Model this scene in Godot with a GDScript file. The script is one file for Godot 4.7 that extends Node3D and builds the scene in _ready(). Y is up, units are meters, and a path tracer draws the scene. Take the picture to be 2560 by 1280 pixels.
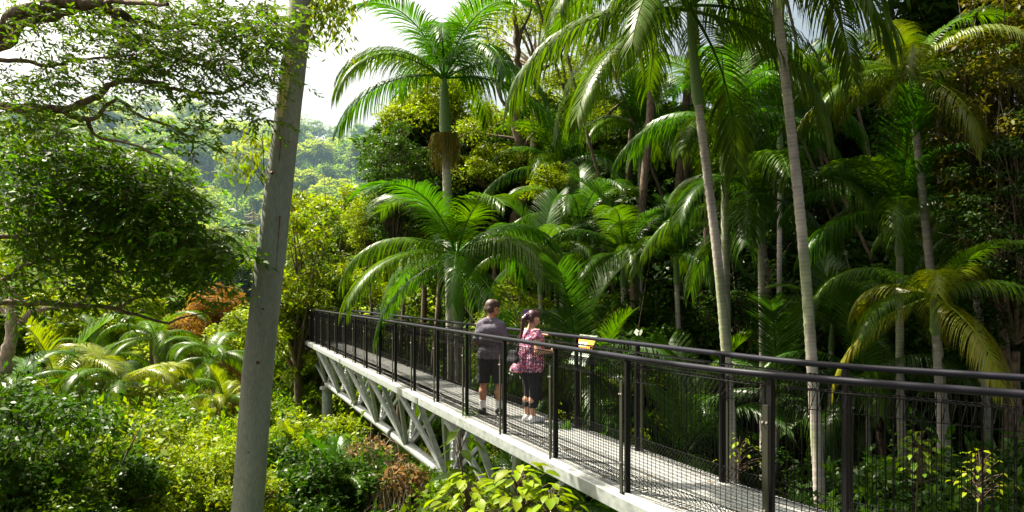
extends Node3D

const F := 2000.0
const HX := 1280.0
const HY := 735.0
const EYE := 1.9

var rng := RandomNumberGenerator.new()
var noise := FastNoiseLite.new()
var used := {}
var M := {}
var meshes := {}

# A picture place (2560 wide) at a distance from the lens, as a point of the world.
func P(x: float, y: float, d: float) -> Vector3:
	return Vector3((x - HX) / F * d, EYE - (y - HY) / F * d, -d)

class Buf:
	var v := PackedVector3Array()
	var n := PackedVector3Array()
	var c := PackedColorArray()
	var uv := PackedVector2Array()
	var f := PackedInt32Array()

	func leaf(base: Vector3, dir: Vector3, side: Vector3, l: float, w: float, col: Color, fold := 0.25) -> void:
		var k := v.size()
		var nn := dir.cross(side)
		var mid := base + dir * (l * 0.45) + nn * (fold * w * 0.5)
		v.append(base); v.append(mid + side * (w * 0.5)); v.append(base + dir * l); v.append(mid - side * (w * 0.5))
		n.append(nn); n.append(nn); n.append(nn); n.append(nn)
		c.append(col); c.append(col); c.append(col); c.append(col)
		f.append(k); f.append(k + 1); f.append(k + 2); f.append(k); f.append(k + 2); f.append(k + 3)

	# A broad leaf with a pointed tip, bent along its midrib (8 triangles).
	func broad(base: Vector3, dir: Vector3, side: Vector3, l: float, w: float, col: Color, bend := 0.25, heart := 0.0) -> void:
		var nn := dir.cross(side)
		var ts := [0.0, 0.22, 0.5, 0.78, 1.0]
		var ws := [heart, 0.85, 1.0, 0.55, 0.0]
		var k := v.size()
		for i in 5:
			var t: float = ts[i]
			var p := base + dir * (l * (t - (0.08 * heart if i == 0 else 0.0))) - nn * (bend * l * t * t)
			var hw: float = ws[i] * w * 0.5
			var nd := (nn + dir * (2.0 * bend * t)).normalized()
			v.append(p + side * hw + nn * hw * 0.3); v.append(p); v.append(p - side * hw + nn * hw * 0.3)
			n.append((nd - side * 0.28).normalized()); n.append(nd); n.append((nd + side * 0.28).normalized())
			c.append(col); c.append(col * 1.12); c.append(col)
		for i in 4:
			var a := k + i * 3
			for j in 2:
				f.append(a + j); f.append(a + j + 3); f.append(a + j + 1)
				f.append(a + j + 1); f.append(a + j + 3); f.append(a + j + 4)

	func tube(path: PackedVector3Array, radii: PackedFloat32Array, sides: int, col: Color, cap := false, vary := 0.0) -> void:
		var m := path.size()
		if m < 2:
			return
		var t := (path[1] - path[0]).normalized()
		var up := Vector3.RIGHT if absf(t.y) > 0.8 else Vector3.UP
		var U := (up - t * up.dot(t)).normalized()
		var k := v.size()
		var run := 0.0
		for i in m:
			var a := path[maxi(i - 1, 0)]
			var b := path[mini(i + 1, m - 1)]
			t = (b - a).normalized()
			U = (U - t * U.dot(t)).normalized()
			var V := t.cross(U)
			if i > 0:
				run += path[i].distance_to(path[i - 1])
			for j in sides + 1:
				var an := TAU * j / sides
				var d := U * cos(an) + V * sin(an)
				v.append(path[i] + d * radii[i])
				n.append(d)
				var q := 1.0 + vary * sin(i * 12.9 + (j % sides) * 4.1)
				c.append(Color(col.r * q, col.g * q, col.b * q))
				uv.append(Vector2(float(j) / sides, run))
		for i in m - 1:
			for j in sides:
				var a := k + i * (sides + 1) + j
				var b := a + sides + 1
				f.append(a); f.append(b); f.append(a + 1)
				f.append(a + 1); f.append(b); f.append(b + 1)
		if cap:
			for e in 2:
				var i := 0 if e == 0 else m - 1
				var nn := (path[0] - path[1]).normalized() if e == 0 else (path[m - 1] - path[m - 2]).normalized()
				var at := v.size()
				v.append(path[i]); n.append(nn); c.append(col); uv.append(Vector2.ZERO)
				for j in sides + 1:
					v.append(v[k + i * (sides + 1) + j]); n.append(nn); c.append(col); uv.append(Vector2.ZERO)
				for j in sides:
					f.append(at)
					if e == 0:
						f.append(at + 1 + j); f.append(at + 2 + j)
					else:
						f.append(at + 2 + j); f.append(at + 1 + j)

	func rod(a: Vector3, b: Vector3, r: float, sides: int, col: Color, cap := true) -> void:
		tube(PackedVector3Array([a, b]), PackedFloat32Array([r, r]), sides, col, cap)

	# A box: centre and three half edges (right-handed).
	func box(ctr: Vector3, x: Vector3, y: Vector3, z: Vector3, col := Color.WHITE) -> void:
		var ax := [x, y, z]
		for k in 3:
			for s in [1.0, -1.0]:
				var nn: Vector3 = ax[k] * s
				var u: Vector3 = ax[(k + 1) % 3]
				var w: Vector3 = ax[(k + 2) % 3] * s
				var at := v.size()
				var un := nn.normalized()
				for q in [-u - w, u - w, u + w, -u + w]:
					v.append(ctr + nn + q); n.append(un); c.append(col)
					uv.append(Vector2.ZERO)
				f.append(at); f.append(at + 2); f.append(at + 1); f.append(at); f.append(at + 3); f.append(at + 2)

	# A square bar from a to b, w wide and h deep, with chamfered long edges.
	func bar(a: Vector3, b: Vector3, w: float, h: float, up: Vector3, col := Color.WHITE, ch := 0.12) -> void:
		var t := (b - a).normalized()
		var X := up.cross(t).normalized()
		var Y := t.cross(X)
		var e := minf(w, h) * ch
		var ring := [Vector2(w / 2 - e, h / 2), Vector2(w / 2, h / 2 - e), Vector2(w / 2, -h / 2 + e), Vector2(w / 2 - e, -h / 2), Vector2(-w / 2 + e, -h / 2), Vector2(-w / 2, -h / 2 + e), Vector2(-w / 2, h / 2 - e), Vector2(-w / 2 + e, h / 2)]
		for i in 8:
			var p: Vector2 = ring[i]
			var q: Vector2 = ring[(i + 1) % 8]
			var o := X * p.x + Y * p.y
			var o2 := X * q.x + Y * q.y
			var d := (q - p).normalized()
			var nn := (X * -d.y + Y * d.x)
			if nn.dot(o + o2) < 0:
				nn = -nn
			var at := v.size()
			for pt in [a + o, b + o, b + o2, a + o2]:
				v.append(pt); n.append(nn); c.append(col); uv.append(Vector2.ZERO)
			if (v[at + 1] - v[at]).cross(v[at + 2] - v[at]).dot(nn) > 0:
				f.append(at); f.append(at + 2); f.append(at + 1); f.append(at); f.append(at + 3); f.append(at + 2)
			else:
				f.append(at); f.append(at + 1); f.append(at + 2); f.append(at); f.append(at + 2); f.append(at + 3)
		for e2 in 2:
			var base := a if e2 == 0 else b
			var nn := -t if e2 == 0 else t
			var at := v.size()
			for i in 8:
				var p: Vector2 = ring[i]
				v.append(base + X * p.x + Y * p.y); n.append(nn); c.append(col); uv.append(Vector2.ZERO)
			for i in range(1, 7):
				f.append(at)
				if (v[at + 1] - v[at]).cross(v[at + 2] - v[at]).dot(nn) > 0:
					f.append(at + i + 1); f.append(at + i)
				else:
					f.append(at + i); f.append(at + i + 1)

	func done() -> ArrayMesh:
		var m := ArrayMesh.new()
		if f.is_empty():
			return m
		var a := []
		a.resize(Mesh.ARRAY_MAX)
		a[Mesh.ARRAY_VERTEX] = v
		a[Mesh.ARRAY_NORMAL] = n
		a[Mesh.ARRAY_COLOR] = c
		if uv.size() == v.size():
			a[Mesh.ARRAY_TEX_UV] = uv
		a[Mesh.ARRAY_INDEX] = f
		m.add_surface_from_arrays(Mesh.PRIMITIVE_TRIANGLES, a)
		return m

func numbered(called: String) -> String:
	if not used.has(called):
		used[called] = 0
		return called
	used[called] += 1
	return "%s_%03d" % [called, used[called]]

func meta(o: Node, label: String, category: String, group := "", kind := "") -> void:
	if label: o.set_meta("label", label)
	if category: o.set_meta("category", category)
	if group: o.set_meta("group", group)
	if kind: o.set_meta("kind", kind)

func thing(called: String, label: String, category: String, at := Vector3.ZERO, group := "", yaw := 0.0) -> Node3D:
	var o := Node3D.new()
	o.name = numbered(called)
	add_child(o, true)
	o.position = at
	o.rotation.y = yaw
	meta(o, label, category, group)
	return o

func part(called: String, mesh: Mesh, mat: Material, parent: Node, t := Transform3D(), kind := "") -> MeshInstance3D:
	var o := MeshInstance3D.new()
	o.name = called
	o.mesh = mesh
	o.material_override = mat
	o.transform = t
	if kind: o.set_meta("kind", kind)
	parent.add_child(o, true)
	return o

func lin(r: float, g: float, b: float) -> Color:
	return Color(r, g, b).linear_to_srgb()

func leafmat(r: float, g: float, b: float, rough := 0.42, trans := 1.0, tr := Color(1.0, 1.0, 0.2), spec := 0.27) -> StandardMaterial3D:
	var m := StandardMaterial3D.new()
	m.albedo_color = lin(r, g, b)
	m.vertex_color_use_as_albedo = true
	m.roughness = rough
	m.metallic_specular = spec
	m.backlight_enabled = true
	m.backlight = Color(tr.r * trans, tr.g * trans, tr.b * trans).linear_to_srgb()
	m.cull_mode = BaseMaterial3D.CULL_DISABLED
	return m

func plain(r: float, g: float, b: float, rough := 0.7, metal := 0.0) -> StandardMaterial3D:
	var m := StandardMaterial3D.new()
	m.albedo_color = lin(r, g, b)
	m.vertex_color_use_as_albedo = true
	m.roughness = rough
	m.metallic = metal
	return m

func ramp_tex(seed_: int, freq: float, stops: Array, size := 512, oct := 5) -> NoiseTexture2D:
	var nz := FastNoiseLite.new()
	nz.seed = seed_
	nz.frequency = freq
	nz.fractal_octaves = oct
	var g := Gradient.new()
	var of := PackedFloat32Array()
	var co := PackedColorArray()
	for s in stops:
		of.append(s[0])
		co.append(lin(s[1], s[2], s[3]))
	g.offsets = of
	g.colors = co
	var t := NoiseTexture2D.new()
	t.width = size
	t.height = size
	t.seamless = true
	t.noise = nz
	t.color_ramp = g
	return t

func textured(tex: Texture2D, scale: Vector3, rough := 0.8, bump: Texture2D = null, bump_cm := 1.0) -> StandardMaterial3D:
	var m := StandardMaterial3D.new()
	m.albedo_texture = tex
	m.uv1_triplanar = true
	m.uv1_scale = scale
	m.roughness = rough
	if bump:
		m.heightmap_enabled = true
		m.heightmap_texture = bump
		m.heightmap_scale = bump_cm
	return m

func rnd(a: float, b: float) -> float:
	return rng.randf_range(a, b)

func rdir() -> Vector3:
	var z := rng.randf_range(-1.0, 1.0)
	var a := rng.randf() * TAU
	var r := sqrt(1.0 - z * z)
	return Vector3(r * cos(a), z, r * sin(a))

func tone(lo := 0.5, hi := 1.0, warm := 0.12) -> Color:
	var q := rng.randf_range(lo, hi)
	var w := rng.randf_range(-warm, warm)
	return Color(clampf(q * (1.0 + w * 1.6), 0, 1), clampf(q, 0, 1), clampf(q * (1.0 - w), 0, 1))

# ground height
func gh(x: float, z: float) -> float:
	var d := -z
	var h := -3.0 - 6.0 * smoothstep(4.0, 42.0, d)
	h -= 2.5 * smoothstep(2.0, -14.0, x) * smoothstep(60.0, 20.0, d)
	h += 7.0 * smoothstep(6.0, 55.0, x + d * 0.12)
	var ridge := 49.0 + 3.0 * sin(x * 0.045) + 2.0 * sin(x * 0.11 + 1.0)
	h += ridge * smoothstep(85.0, 235.0, d + 0.10 * absf(x + 40.0))
	h += noise.get_noise_2d(x * 0.7, z * 0.7) * 1.2
	return h

func clump(b: Buf, ctr: Vector3, rad: Vector3, count: int, l: float, w: float, droop: float, q: float, shell := 0.45, lift := 0.55) -> void:
	for i in count:
		var d := rdir()
		if d.y < -0.2 and rng.randf() < 0.6:
			d.y = -d.y
		var p := ctr + d * rad * pow(rng.randf(), shell)
		var nn := (d * 0.55 + Vector3(0, lift, 0) + rdir() * 0.8).normalized()
		var dir := rdir() + d * 0.7 - Vector3(0, droop, 0)
		dir = (dir - nn * dir.dot(nn)).normalized()
		var side := nn.cross(dir)
		var s := rng.randf_range(0.6, 1.2) if rng.randf() < 0.82 else rng.randf_range(1.3, 2.0)
		var col := tone(0.55, 0.95)
		if rng.randf() < 0.03:
			col = Color(minf(col.r * 1.9, 1.0), col.g, col.b * 0.8)
		b.leaf(p, dir, side, l * s, w * s, Color(col.r * q, col.g * q, col.b * q))

# Rounded crown of leaf clumps about the origin; also returns the clump centres for its limbs.
func dome(R: float, up: float, down: float, ncl: int, per: int, ll: float, lw: float, cf: float, droop: float, low := -0.35) -> Array:
	var b := Buf.new()
	var ctrs := []
	for i in ncl:
		var y := lerpf(low, 1.0, (i + 0.5) / ncl)
		var a := i * 2.39996 + rnd(-0.5, 0.5)
		var r := sqrt(maxf(0.0, 1.0 - y * y))
		var k := (rnd(0.45, 1.12) if R < 1.7 else rnd(0.55, 0.98)) if i % 4 else rnd(0.15, 0.5)
		var ctr := Vector3(r * cos(a) * R, y * (up if y > 0 else down), r * sin(a) * R) * k
		var cr := R * cf * rnd(0.65, 1.3)
		ctrs.append(ctr)
		clump(b, ctr, Vector3(cr, cr * rnd(0.55, 0.85), cr), int(per * rnd(0.7, 1.3)), ll, lw, droop, rnd(0.78, 1.05), 0.45, 1.2 if ll > 0.5 else 0.55)
	# loose shoots that stand out of a bush
	if R < 1.7 and up < 2.0:
		for i in 34:
			var d := rdir()
			d.y = absf(d.y) * 0.9 + 0.15
			d = d.normalized()
			var s := d * Vector3(R, up, R) * rnd(0.6, 0.9)
			var e := s + (d * 0.6 + Vector3(rnd(-0.4, 0.4), 0.7, rnd(-0.4, 0.4))) * rnd(0.35, 0.8)
			b.tube(PackedVector3Array([s, s.lerp(e, 0.5) + rdir() * 0.04, e]), PackedFloat32Array([0.008, 0.006, 0.003]), 3, Color(0.6, 0.45, 0.3))
			var ls := rnd(0.9, 2.0)
			for j in 16:
				var t := rnd(0.15, 1.0)
				var dd := (rdir() + Vector3(0, 0.2, 0) + (e - s).normalized() * 0.5).normalized()
				var nn := (Vector3.UP + rdir() * 0.7).normalized()
				var sd := nn.cross(dd).normalized()
				b.leaf(s.lerp(e, t), dd, sd, ll * ls * rnd(0.7, 1.2), lw * ls * rnd(0.8, 1.1), tone(0.6, 1.0, 0.18))
	return [b.done(), ctrs]

func limbs(ctrs: Array, foot: Vector3, r0: float, col: Color, every := 2) -> ArrayMesh:
	var b := Buf.new()
	for i in ctrs.size():
		if i % every:
			continue
		var e: Vector3 = ctrs[i]
		var mid := foot.lerp(e, 0.5) + rdir() * (e - foot).length() * 0.12 + Vector3(0, (e - foot).length() * 0.06, 0)
		var pts := PackedVector3Array()
		var rs := PackedFloat32Array()
		for k in 7:
			var t := k / 6.0
			pts.append(foot.lerp(mid, t).lerp(mid.lerp(e, t), t))
			rs.append(lerpf(r0 * rnd(0.5, 0.7), r0 * 0.1, t))
		b.tube(pts, rs, 6, col, false, 0.15)
		for j in 3:
			var s := pts[3 + j]
			var e2 := s + (rdir() + (e - foot).normalized()) * (e - foot).length() * 0.22
			b.tube(PackedVector3Array([s, s.lerp(e2, 0.5) + rdir() * 0.05, e2]), PackedFloat32Array([r0 * 0.2, r0 * 0.12, r0 * 0.05]), 5, col)
	return b.done()

func trunk_mesh(foot: Vector3, top: Vector3, r0: float, r1: float, wob: float, sides := 8, n := 10, col := Color(0.8, 0.8, 0.8)) -> ArrayMesh:
	var b := Buf.new()
	var pts := PackedVector3Array()
	var rs := PackedFloat32Array()
	var ph := rnd(0, TAU)
	var L := foot.distance_to(top)
	for i in n + 1:
		var t := float(i) / n
		var e := sin(t * PI)
		pts.append(foot.lerp(top, t) + Vector3(sin(t * 5.0 + ph), 0, cos(t * 4.2 + ph)) * wob * e * L)
		rs.append(lerpf(r0, r1, t) * (1.0 + 0.5 * exp(-t * 14.0)) * (1.0 + 0.04 * sin(i * 2.7 + ph)))
	b.tube(pts, rs, sides, col, false, 0.1)
	return b.done()

# A feather frond from the origin, growing towards +X, length 3: e0 is the angle it starts at, bend how far it arches over, hang how limp its leaflets are.
func frond(e0: float, bend: float, hang: float, vee: float, warm: float, torn := 0.0) -> ArrayMesh:
	var b := Buf.new()
	var K := 26
	var L := 3.0
	var pts := PackedVector3Array()
	var tg := PackedVector3Array()
	var rs := PackedFloat32Array()
	var p := Vector3.ZERO
	var sway := rnd(-0.25, 0.25)
	for i in K + 1:
		var s := float(i) / K
		var a := e0 - bend * pow(s, 1.35)
		var yaw := sway * s * s
		var t := Vector3(cos(a) * cos(yaw), sin(a), cos(a) * sin(yaw))
		pts.append(p); tg.append(t)
		rs.append(lerpf(0.032, 0.004, pow(s, 0.7)))
		p += t * (L / K)
	b.tube(pts, rs, 5, Color(0.95, 1.0, 0.6))
	var N := 70
	for i in N:
		var s := 0.1 + 0.9 * (i + 0.5) / N
		var fi := s * K
		var i0 := mini(int(fi), K - 1)
		var q := pts[i0].lerp(pts[i0 + 1], fi - i0)
		var T := tg[i0].lerp(tg[i0 + 1], fi - i0).normalized()
		var B := Vector3(-T.z, 0, T.x)
		if B.length() < 0.05:
			B = Vector3(0, 0, 1)
		B = B.normalized()
		var Nn := B.cross(T)
		if Nn.y < 0 and absf(T.y) < 0.9:
			Nn = -Nn
		for side in [-1.0, 1.0]:
			if rng.randf() < torn:
				continue
			var ln := 0.95 * pow(sin(PI * (0.10 + 0.78 * s)), 0.6) * rnd(0.9, 1.08)
			var fa := lerpf(0.35, 1.05, s) + rnd(-0.06, 0.06)
			var dir: Vector3 = (B * side * cos(fa) + T * sin(fa) + Nn * (vee + rnd(-0.05, 0.05))).normalized()
			var wd := 0.036 * rnd(0.85, 1.1)
			var col := tone(0.6, 0.95, 0.08)
			col = Color(clampf(col.r * (1.0 + warm * rnd(0.2, 1.2)), 0, 1), col.g, col.b)
			var k := b.v.size()
			var pos := q
			var W := [0.45, 1.0, 0.85, 0.45, 0.0]
			for j in 5:
				var wv := (T - dir * T.dot(dir))
				wv = wv.normalized() if wv.length() > 0.01 else Nn
				var nn: Vector3 = dir.cross(wv) * side
				var hw: float = wd * W[j] * 0.5
				if j < 4:
					b.v.append(pos + wv * hw); b.v.append(pos - wv * hw)
					b.n.append(nn); b.n.append(nn); b.c.append(col); b.c.append(col)
				else:
					b.v.append(pos); b.n.append(nn)
					b.c.append(Color(minf(col.r * (1.25 + warm * 1.2), 1), col.g * (1.0 - warm * 0.2), col.b))
				pos += dir * (ln / 4.0)
				dir = (dir + Vector3(0, -hang * (0.25 + 0.22 * j), 0) + rdir() * 0.03).normalized()
			for j in 3:
				var a := k + j * 2
				if side < 0:
					b.f.append(a); b.f.append(a + 1); b.f.append(a + 2)
					b.f.append(a + 1); b.f.append(a + 3); b.f.append(a + 2)
				else:
					b.f.append(a); b.f.append(a + 2); b.f.append(a + 1)
					b.f.append(a + 1); b.f.append(a + 2); b.f.append(a + 3)
			if side < 0:
				b.f.append(k + 6); b.f.append(k + 7); b.f.append(k + 8)
			else:
				b.f.append(k + 6); b.f.append(k + 8); b.f.append(k + 7)
	return b.done()

func ringed(path: PackedVector3Array, r0: float, r1: float, ring: float, sides := 14) -> ArrayMesh:
	var b := Buf.new()
	var pts := PackedVector3Array()
	var rs := PackedFloat32Array()
	var L := 0.0
	for i in path.size() - 1:
		L += path[i].distance_to(path[i + 1])
	var run := 0.0
	var i := 0
	var acc := 0.0
	var stepn := 0
	var phases := [0.0, 0.18, 0.82]
	while i < path.size() - 1:
		var seg := path[i].distance_to(path[i + 1])
		if run - acc > seg:
			acc += seg
			i += 1
			continue
		var t := run / L
		var r := lerpf(r0, r1, t) * (1.0 + 0.35 * exp(-t * 22.0))
		pts.append(path[i].lerp(path[i + 1], (run - acc) / seg))
		rs.append(r * (0.955 if stepn % 3 == 0 else 1.0) + (0.004 * sin(stepn * 7.3) if stepn % 3 else 0.0))
		stepn += 1
		run = ring * (stepn / 3 + phases[stepn % 3]) * 1.0
	pts.append(path[path.size() - 1]); rs.append(r1)
	# light scars between darker internodes
	var k0 := b.v.size()
	b.tube(pts, rs, sides, Color(0.8, 0.8, 0.8))
	for a in pts.size():
		var q := 0.95 if a % 3 == 0 else rnd(0.6, 0.85)
		for j in sides + 1:
			var pp := b.v[k0 + a * (sides + 1) + j]
			var st := clampf(1.0 + 0.9 * noise.get_noise_3d(pp.x * 60.0, pp.y * 14.0, pp.z * 60.0), 0.45, 1.1)
			var mo := clampf(noise.get_noise_3d(pp.x * 30.0 + 90.0, pp.y * 8.0, pp.z * 30.0) * 2.0, 0.0, 0.5)
			b.c[k0 + a * (sides + 1) + j] = Color(q * st * (1.0 - mo * 0.5), q * st * (0.97 - mo * 0.15), q * st * (0.93 - mo * 0.7))
	return b.done()

func smooth_path(pts: Array, per := 6) -> PackedVector3Array:
	var out := PackedVector3Array()
	for i in pts.size() - 1:
		var a: Vector3 = pts[maxi(i - 1, 0)]
		var b: Vector3 = pts[i]
		var c: Vector3 = pts[i + 1]
		var d: Vector3 = pts[mini(i + 2, pts.size() - 1)]
		for k in per:
			out.append(b.cubic_interpolate(c, a, d, float(k) / per))
	out.append(pts[pts.size() - 1])
	return out

# A palm: crown place, trunk foot, frond length, number of fronds. lo..hi are how its fronds rank from hanging (0) to upright (5).
func palm(label: String, group: String, top: Vector3, foot: Vector3, flen: float, nf: int, mat: Material, r := 0.11, shaft := 1.0, lo := 0, hi := 5, yaw := 0.0, fine := false, fruit := false) -> Node3D:
	var o := thing("palm_tree", label, "palm", foot, group)
	var base := top - foot
	var lean := Vector3(base.x * 0.5 + rnd(-0.15, 0.15), base.y * 0.5, base.z * 0.5)
	var neck := base - Vector3(base.x, base.y * 0.0, base.z).normalized() * 0.0
	var crown_dir := (base - lean).normalized()
	var shaft_foot := base - crown_dir * shaft
	var path := smooth_path([Vector3.ZERO, lean * Vector3(0.82, 1, 0.82), shaft_foot], 8)
	var tm: ArrayMesh = ringed(path, r * 1.15, r * 0.85, 0.075 if fine else 0.14, 14 if fine else 8)
	part("trunk", tm, M.palm_bark, o)
	var cs := Buf.new()
	cs.tube(PackedVector3Array([shaft_foot - crown_dir * 0.02, shaft_foot + crown_dir * 0.08, shaft_foot.lerp(base, 0.35), shaft_foot.lerp(base, 0.8), base + crown_dir * 0.1]), PackedFloat32Array([r * 0.88, r * 1.2, r * 1.1, r * 0.8, r * 0.4]), 10, Color(0.8, 0.85, 0.7))
	part("crownshaft", cs.done(), M.crownshaft, o)
	for i in nf:
		var t := float(i) / maxf(1, nf - 1)
		var rank := clampi(int(round(lerpf(lo, hi, t) + rnd(-0.4, 0.4))), 0, 5)
		var fmat: Material = mat if i % 5 < 3 else M.frond_mid
		var fm: ArrayMesh = meshes["frond%d_%d" % [rank, i % 2]]
		if rank == 0 and i < 1 and flen < 3.5 and mat == M.frond_olive:
			fmat = M.dead_frond
		var az := yaw + i * 2.39996 + rnd(-0.2, 0.2)
		var sc := flen / 3.0 * rnd(0.88, 1.08)
		var bs := Basis(Vector3.UP, az) * Basis.from_scale(Vector3(sc, sc, sc))
		part("frond", fm, fmat, o, Transform3D(bs, base + crown_dir * rnd(-0.06, 0.06)))
	if fruit:
		var fb := Buf.new()
		for i in 300:
			var a := rnd(0, TAU)
			var d := Vector3(cos(a), 0, sin(a))
			var rr := rnd(0.05, 0.33)
			var s := shaft_foot + d * r
			var pth := PackedVector3Array([s, s + d * rr * 0.7 + Vector3(0, -0.05, 0), s + d * rr + Vector3(0, -0.35, 0), s + d * rr * 1.02 + Vector3(rnd(-0.06, 0.06), -rnd(0.4, 1.1), rnd(-0.06, 0.06))])
			fb.tube(pth, PackedFloat32Array([0.008, 0.006, 0.005, 0.004]), 3, tone(0.6, 1.0, 0.2))
		part("flower_tassel", fb.done(), M.tassel, o, Transform3D(), "stuff")
	return o

func tree(called: String, kind: String, label: String, category: String, group: String, at: Vector3, sc: float, mat: Material, bark: Material, r := 0.14, shift := Vector3.ZERO) -> Node3D:
	var g := gh(at.x - shift.x, at.z - shift.z)
	var foot := Vector3(at.x - shift.x, minf(g, at.y - 0.2), at.z - shift.z)
	var o := thing(called, label, category, foot, group)
	var rel := at - foot
	var yaw := rnd(0, TAU)
	var bs := Basis(Vector3.UP, yaw) * Basis.from_scale(Vector3(sc, sc * rnd(0.9, 1.1), sc))
	var low: float = meshes[kind + "_low"] * sc
	part("trunk", trunk_mesh(Vector3(0, -0.3, 0), rel + Vector3(0, low, 0), r, r * 0.6, 0.02), bark, o)
	part("limbs", meshes[kind + "_limbs"], bark, o, Transform3D(bs, rel))
	part("crown", meshes[kind], mat, o, Transform3D(bs, rel), "stuff")
	return o

func kinds() -> void:
	# fronds, from hanging to upright
	var e0 := [-0.35, 0.15, 0.5, 0.8, 1.1, 1.4]
	var bd := [1.0, 1.4, 1.7, 1.85, 1.6, 0.9]
	var hg := [1.5, 1.8, 1.7, 1.3, 0.7, 0.25]
	var vv := [0.0, -0.02, 0.0, 0.08, 0.2, 0.32]
	for i in 6:
		for k in 2:
			meshes["frond%d_%d" % [i, k]] = frond(e0[i], bd[i] * rnd(0.9, 1.1), hg[i], vv[i], [0.9, 0.5, 0.3, 0.15, 0.1, 0.05][i], 0.06 if i < 2 else 0.01)
	var defs := [
		["bush_a", 1.5, 1.25, 0.9, 60, 260, 0.105, 0.055, 0.30, 0.35, -0.3],
		["bush_b", 1.6, 1.5, 1.0, 70, 240, 0.095, 0.045, 0.24, 0.2, -0.3],
		["bush_c", 1.5, 1.1, 1.0, 50, 200, 0.13, 0.07, 0.34, 0.5, -0.3],
		["tree_a", 3.2, 3.2, 2.0, 70, 260, 0.26, 0.11, 0.24, 0.4, -0.5],
		["tree_b", 3.0, 4.2, 3.0, 84, 200, 0.22, 0.10, 0.22, 0.3, -0.7],
		["tree_c", 3.4, 2.4, 1.6, 52, 300, 0.20, 0.09, 0.27, 0.2, -0.3],
		["slim", 1.5, 3.2, 2.6, 80, 110, 0.17, 0.075, 0.30, 0.45, -0.9],
		["airy", 3.6, 2.8, 1.8, 44, 150, 0.17, 0.06, 0.19, 0.6, -0.4],
		["wall_a", 3.2, 5.0, 5.0, 120, 150, 0.22, 0.11, 0.24, 0.5, -0.95],
		["wall_b", 2.4, 6.0, 6.0, 140, 120, 0.16, 0.08, 0.26, 0.6, -0.97],
		["hill_a", 5.0, 3.6, 2.0, 46, 110, 0.62, 0.36, 0.27, 0.1, -0.2],
		["hill_b", 4.4, 4.4, 2.6, 40, 100, 0.60, 0.34, 0.28, 0.1, -0.4],
		["hill_c", 4.0, 4.6, 3.4, 26, 75, 0.55, 0.26, 0.25, 0.3, -0.5],
	]
	for d in defs:
		var r := dome(d[1], d[2], d[3], d[4], d[5], d[6], d[7], d[8], d[9], d[10])
		meshes[d[0]] = r[0]
		var low: float = -d[3] * 0.85
		meshes[d[0] + "_low"] = low
		var hill: bool = d[0].begins_with("hill")
		meshes[d[0] + "_limbs"] = limbs(r[1], Vector3(0, low, 0), 0.12 if not hill else 0.22, Color(0.8, 0.8, 0.8), 3 if hill else 2)

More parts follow.
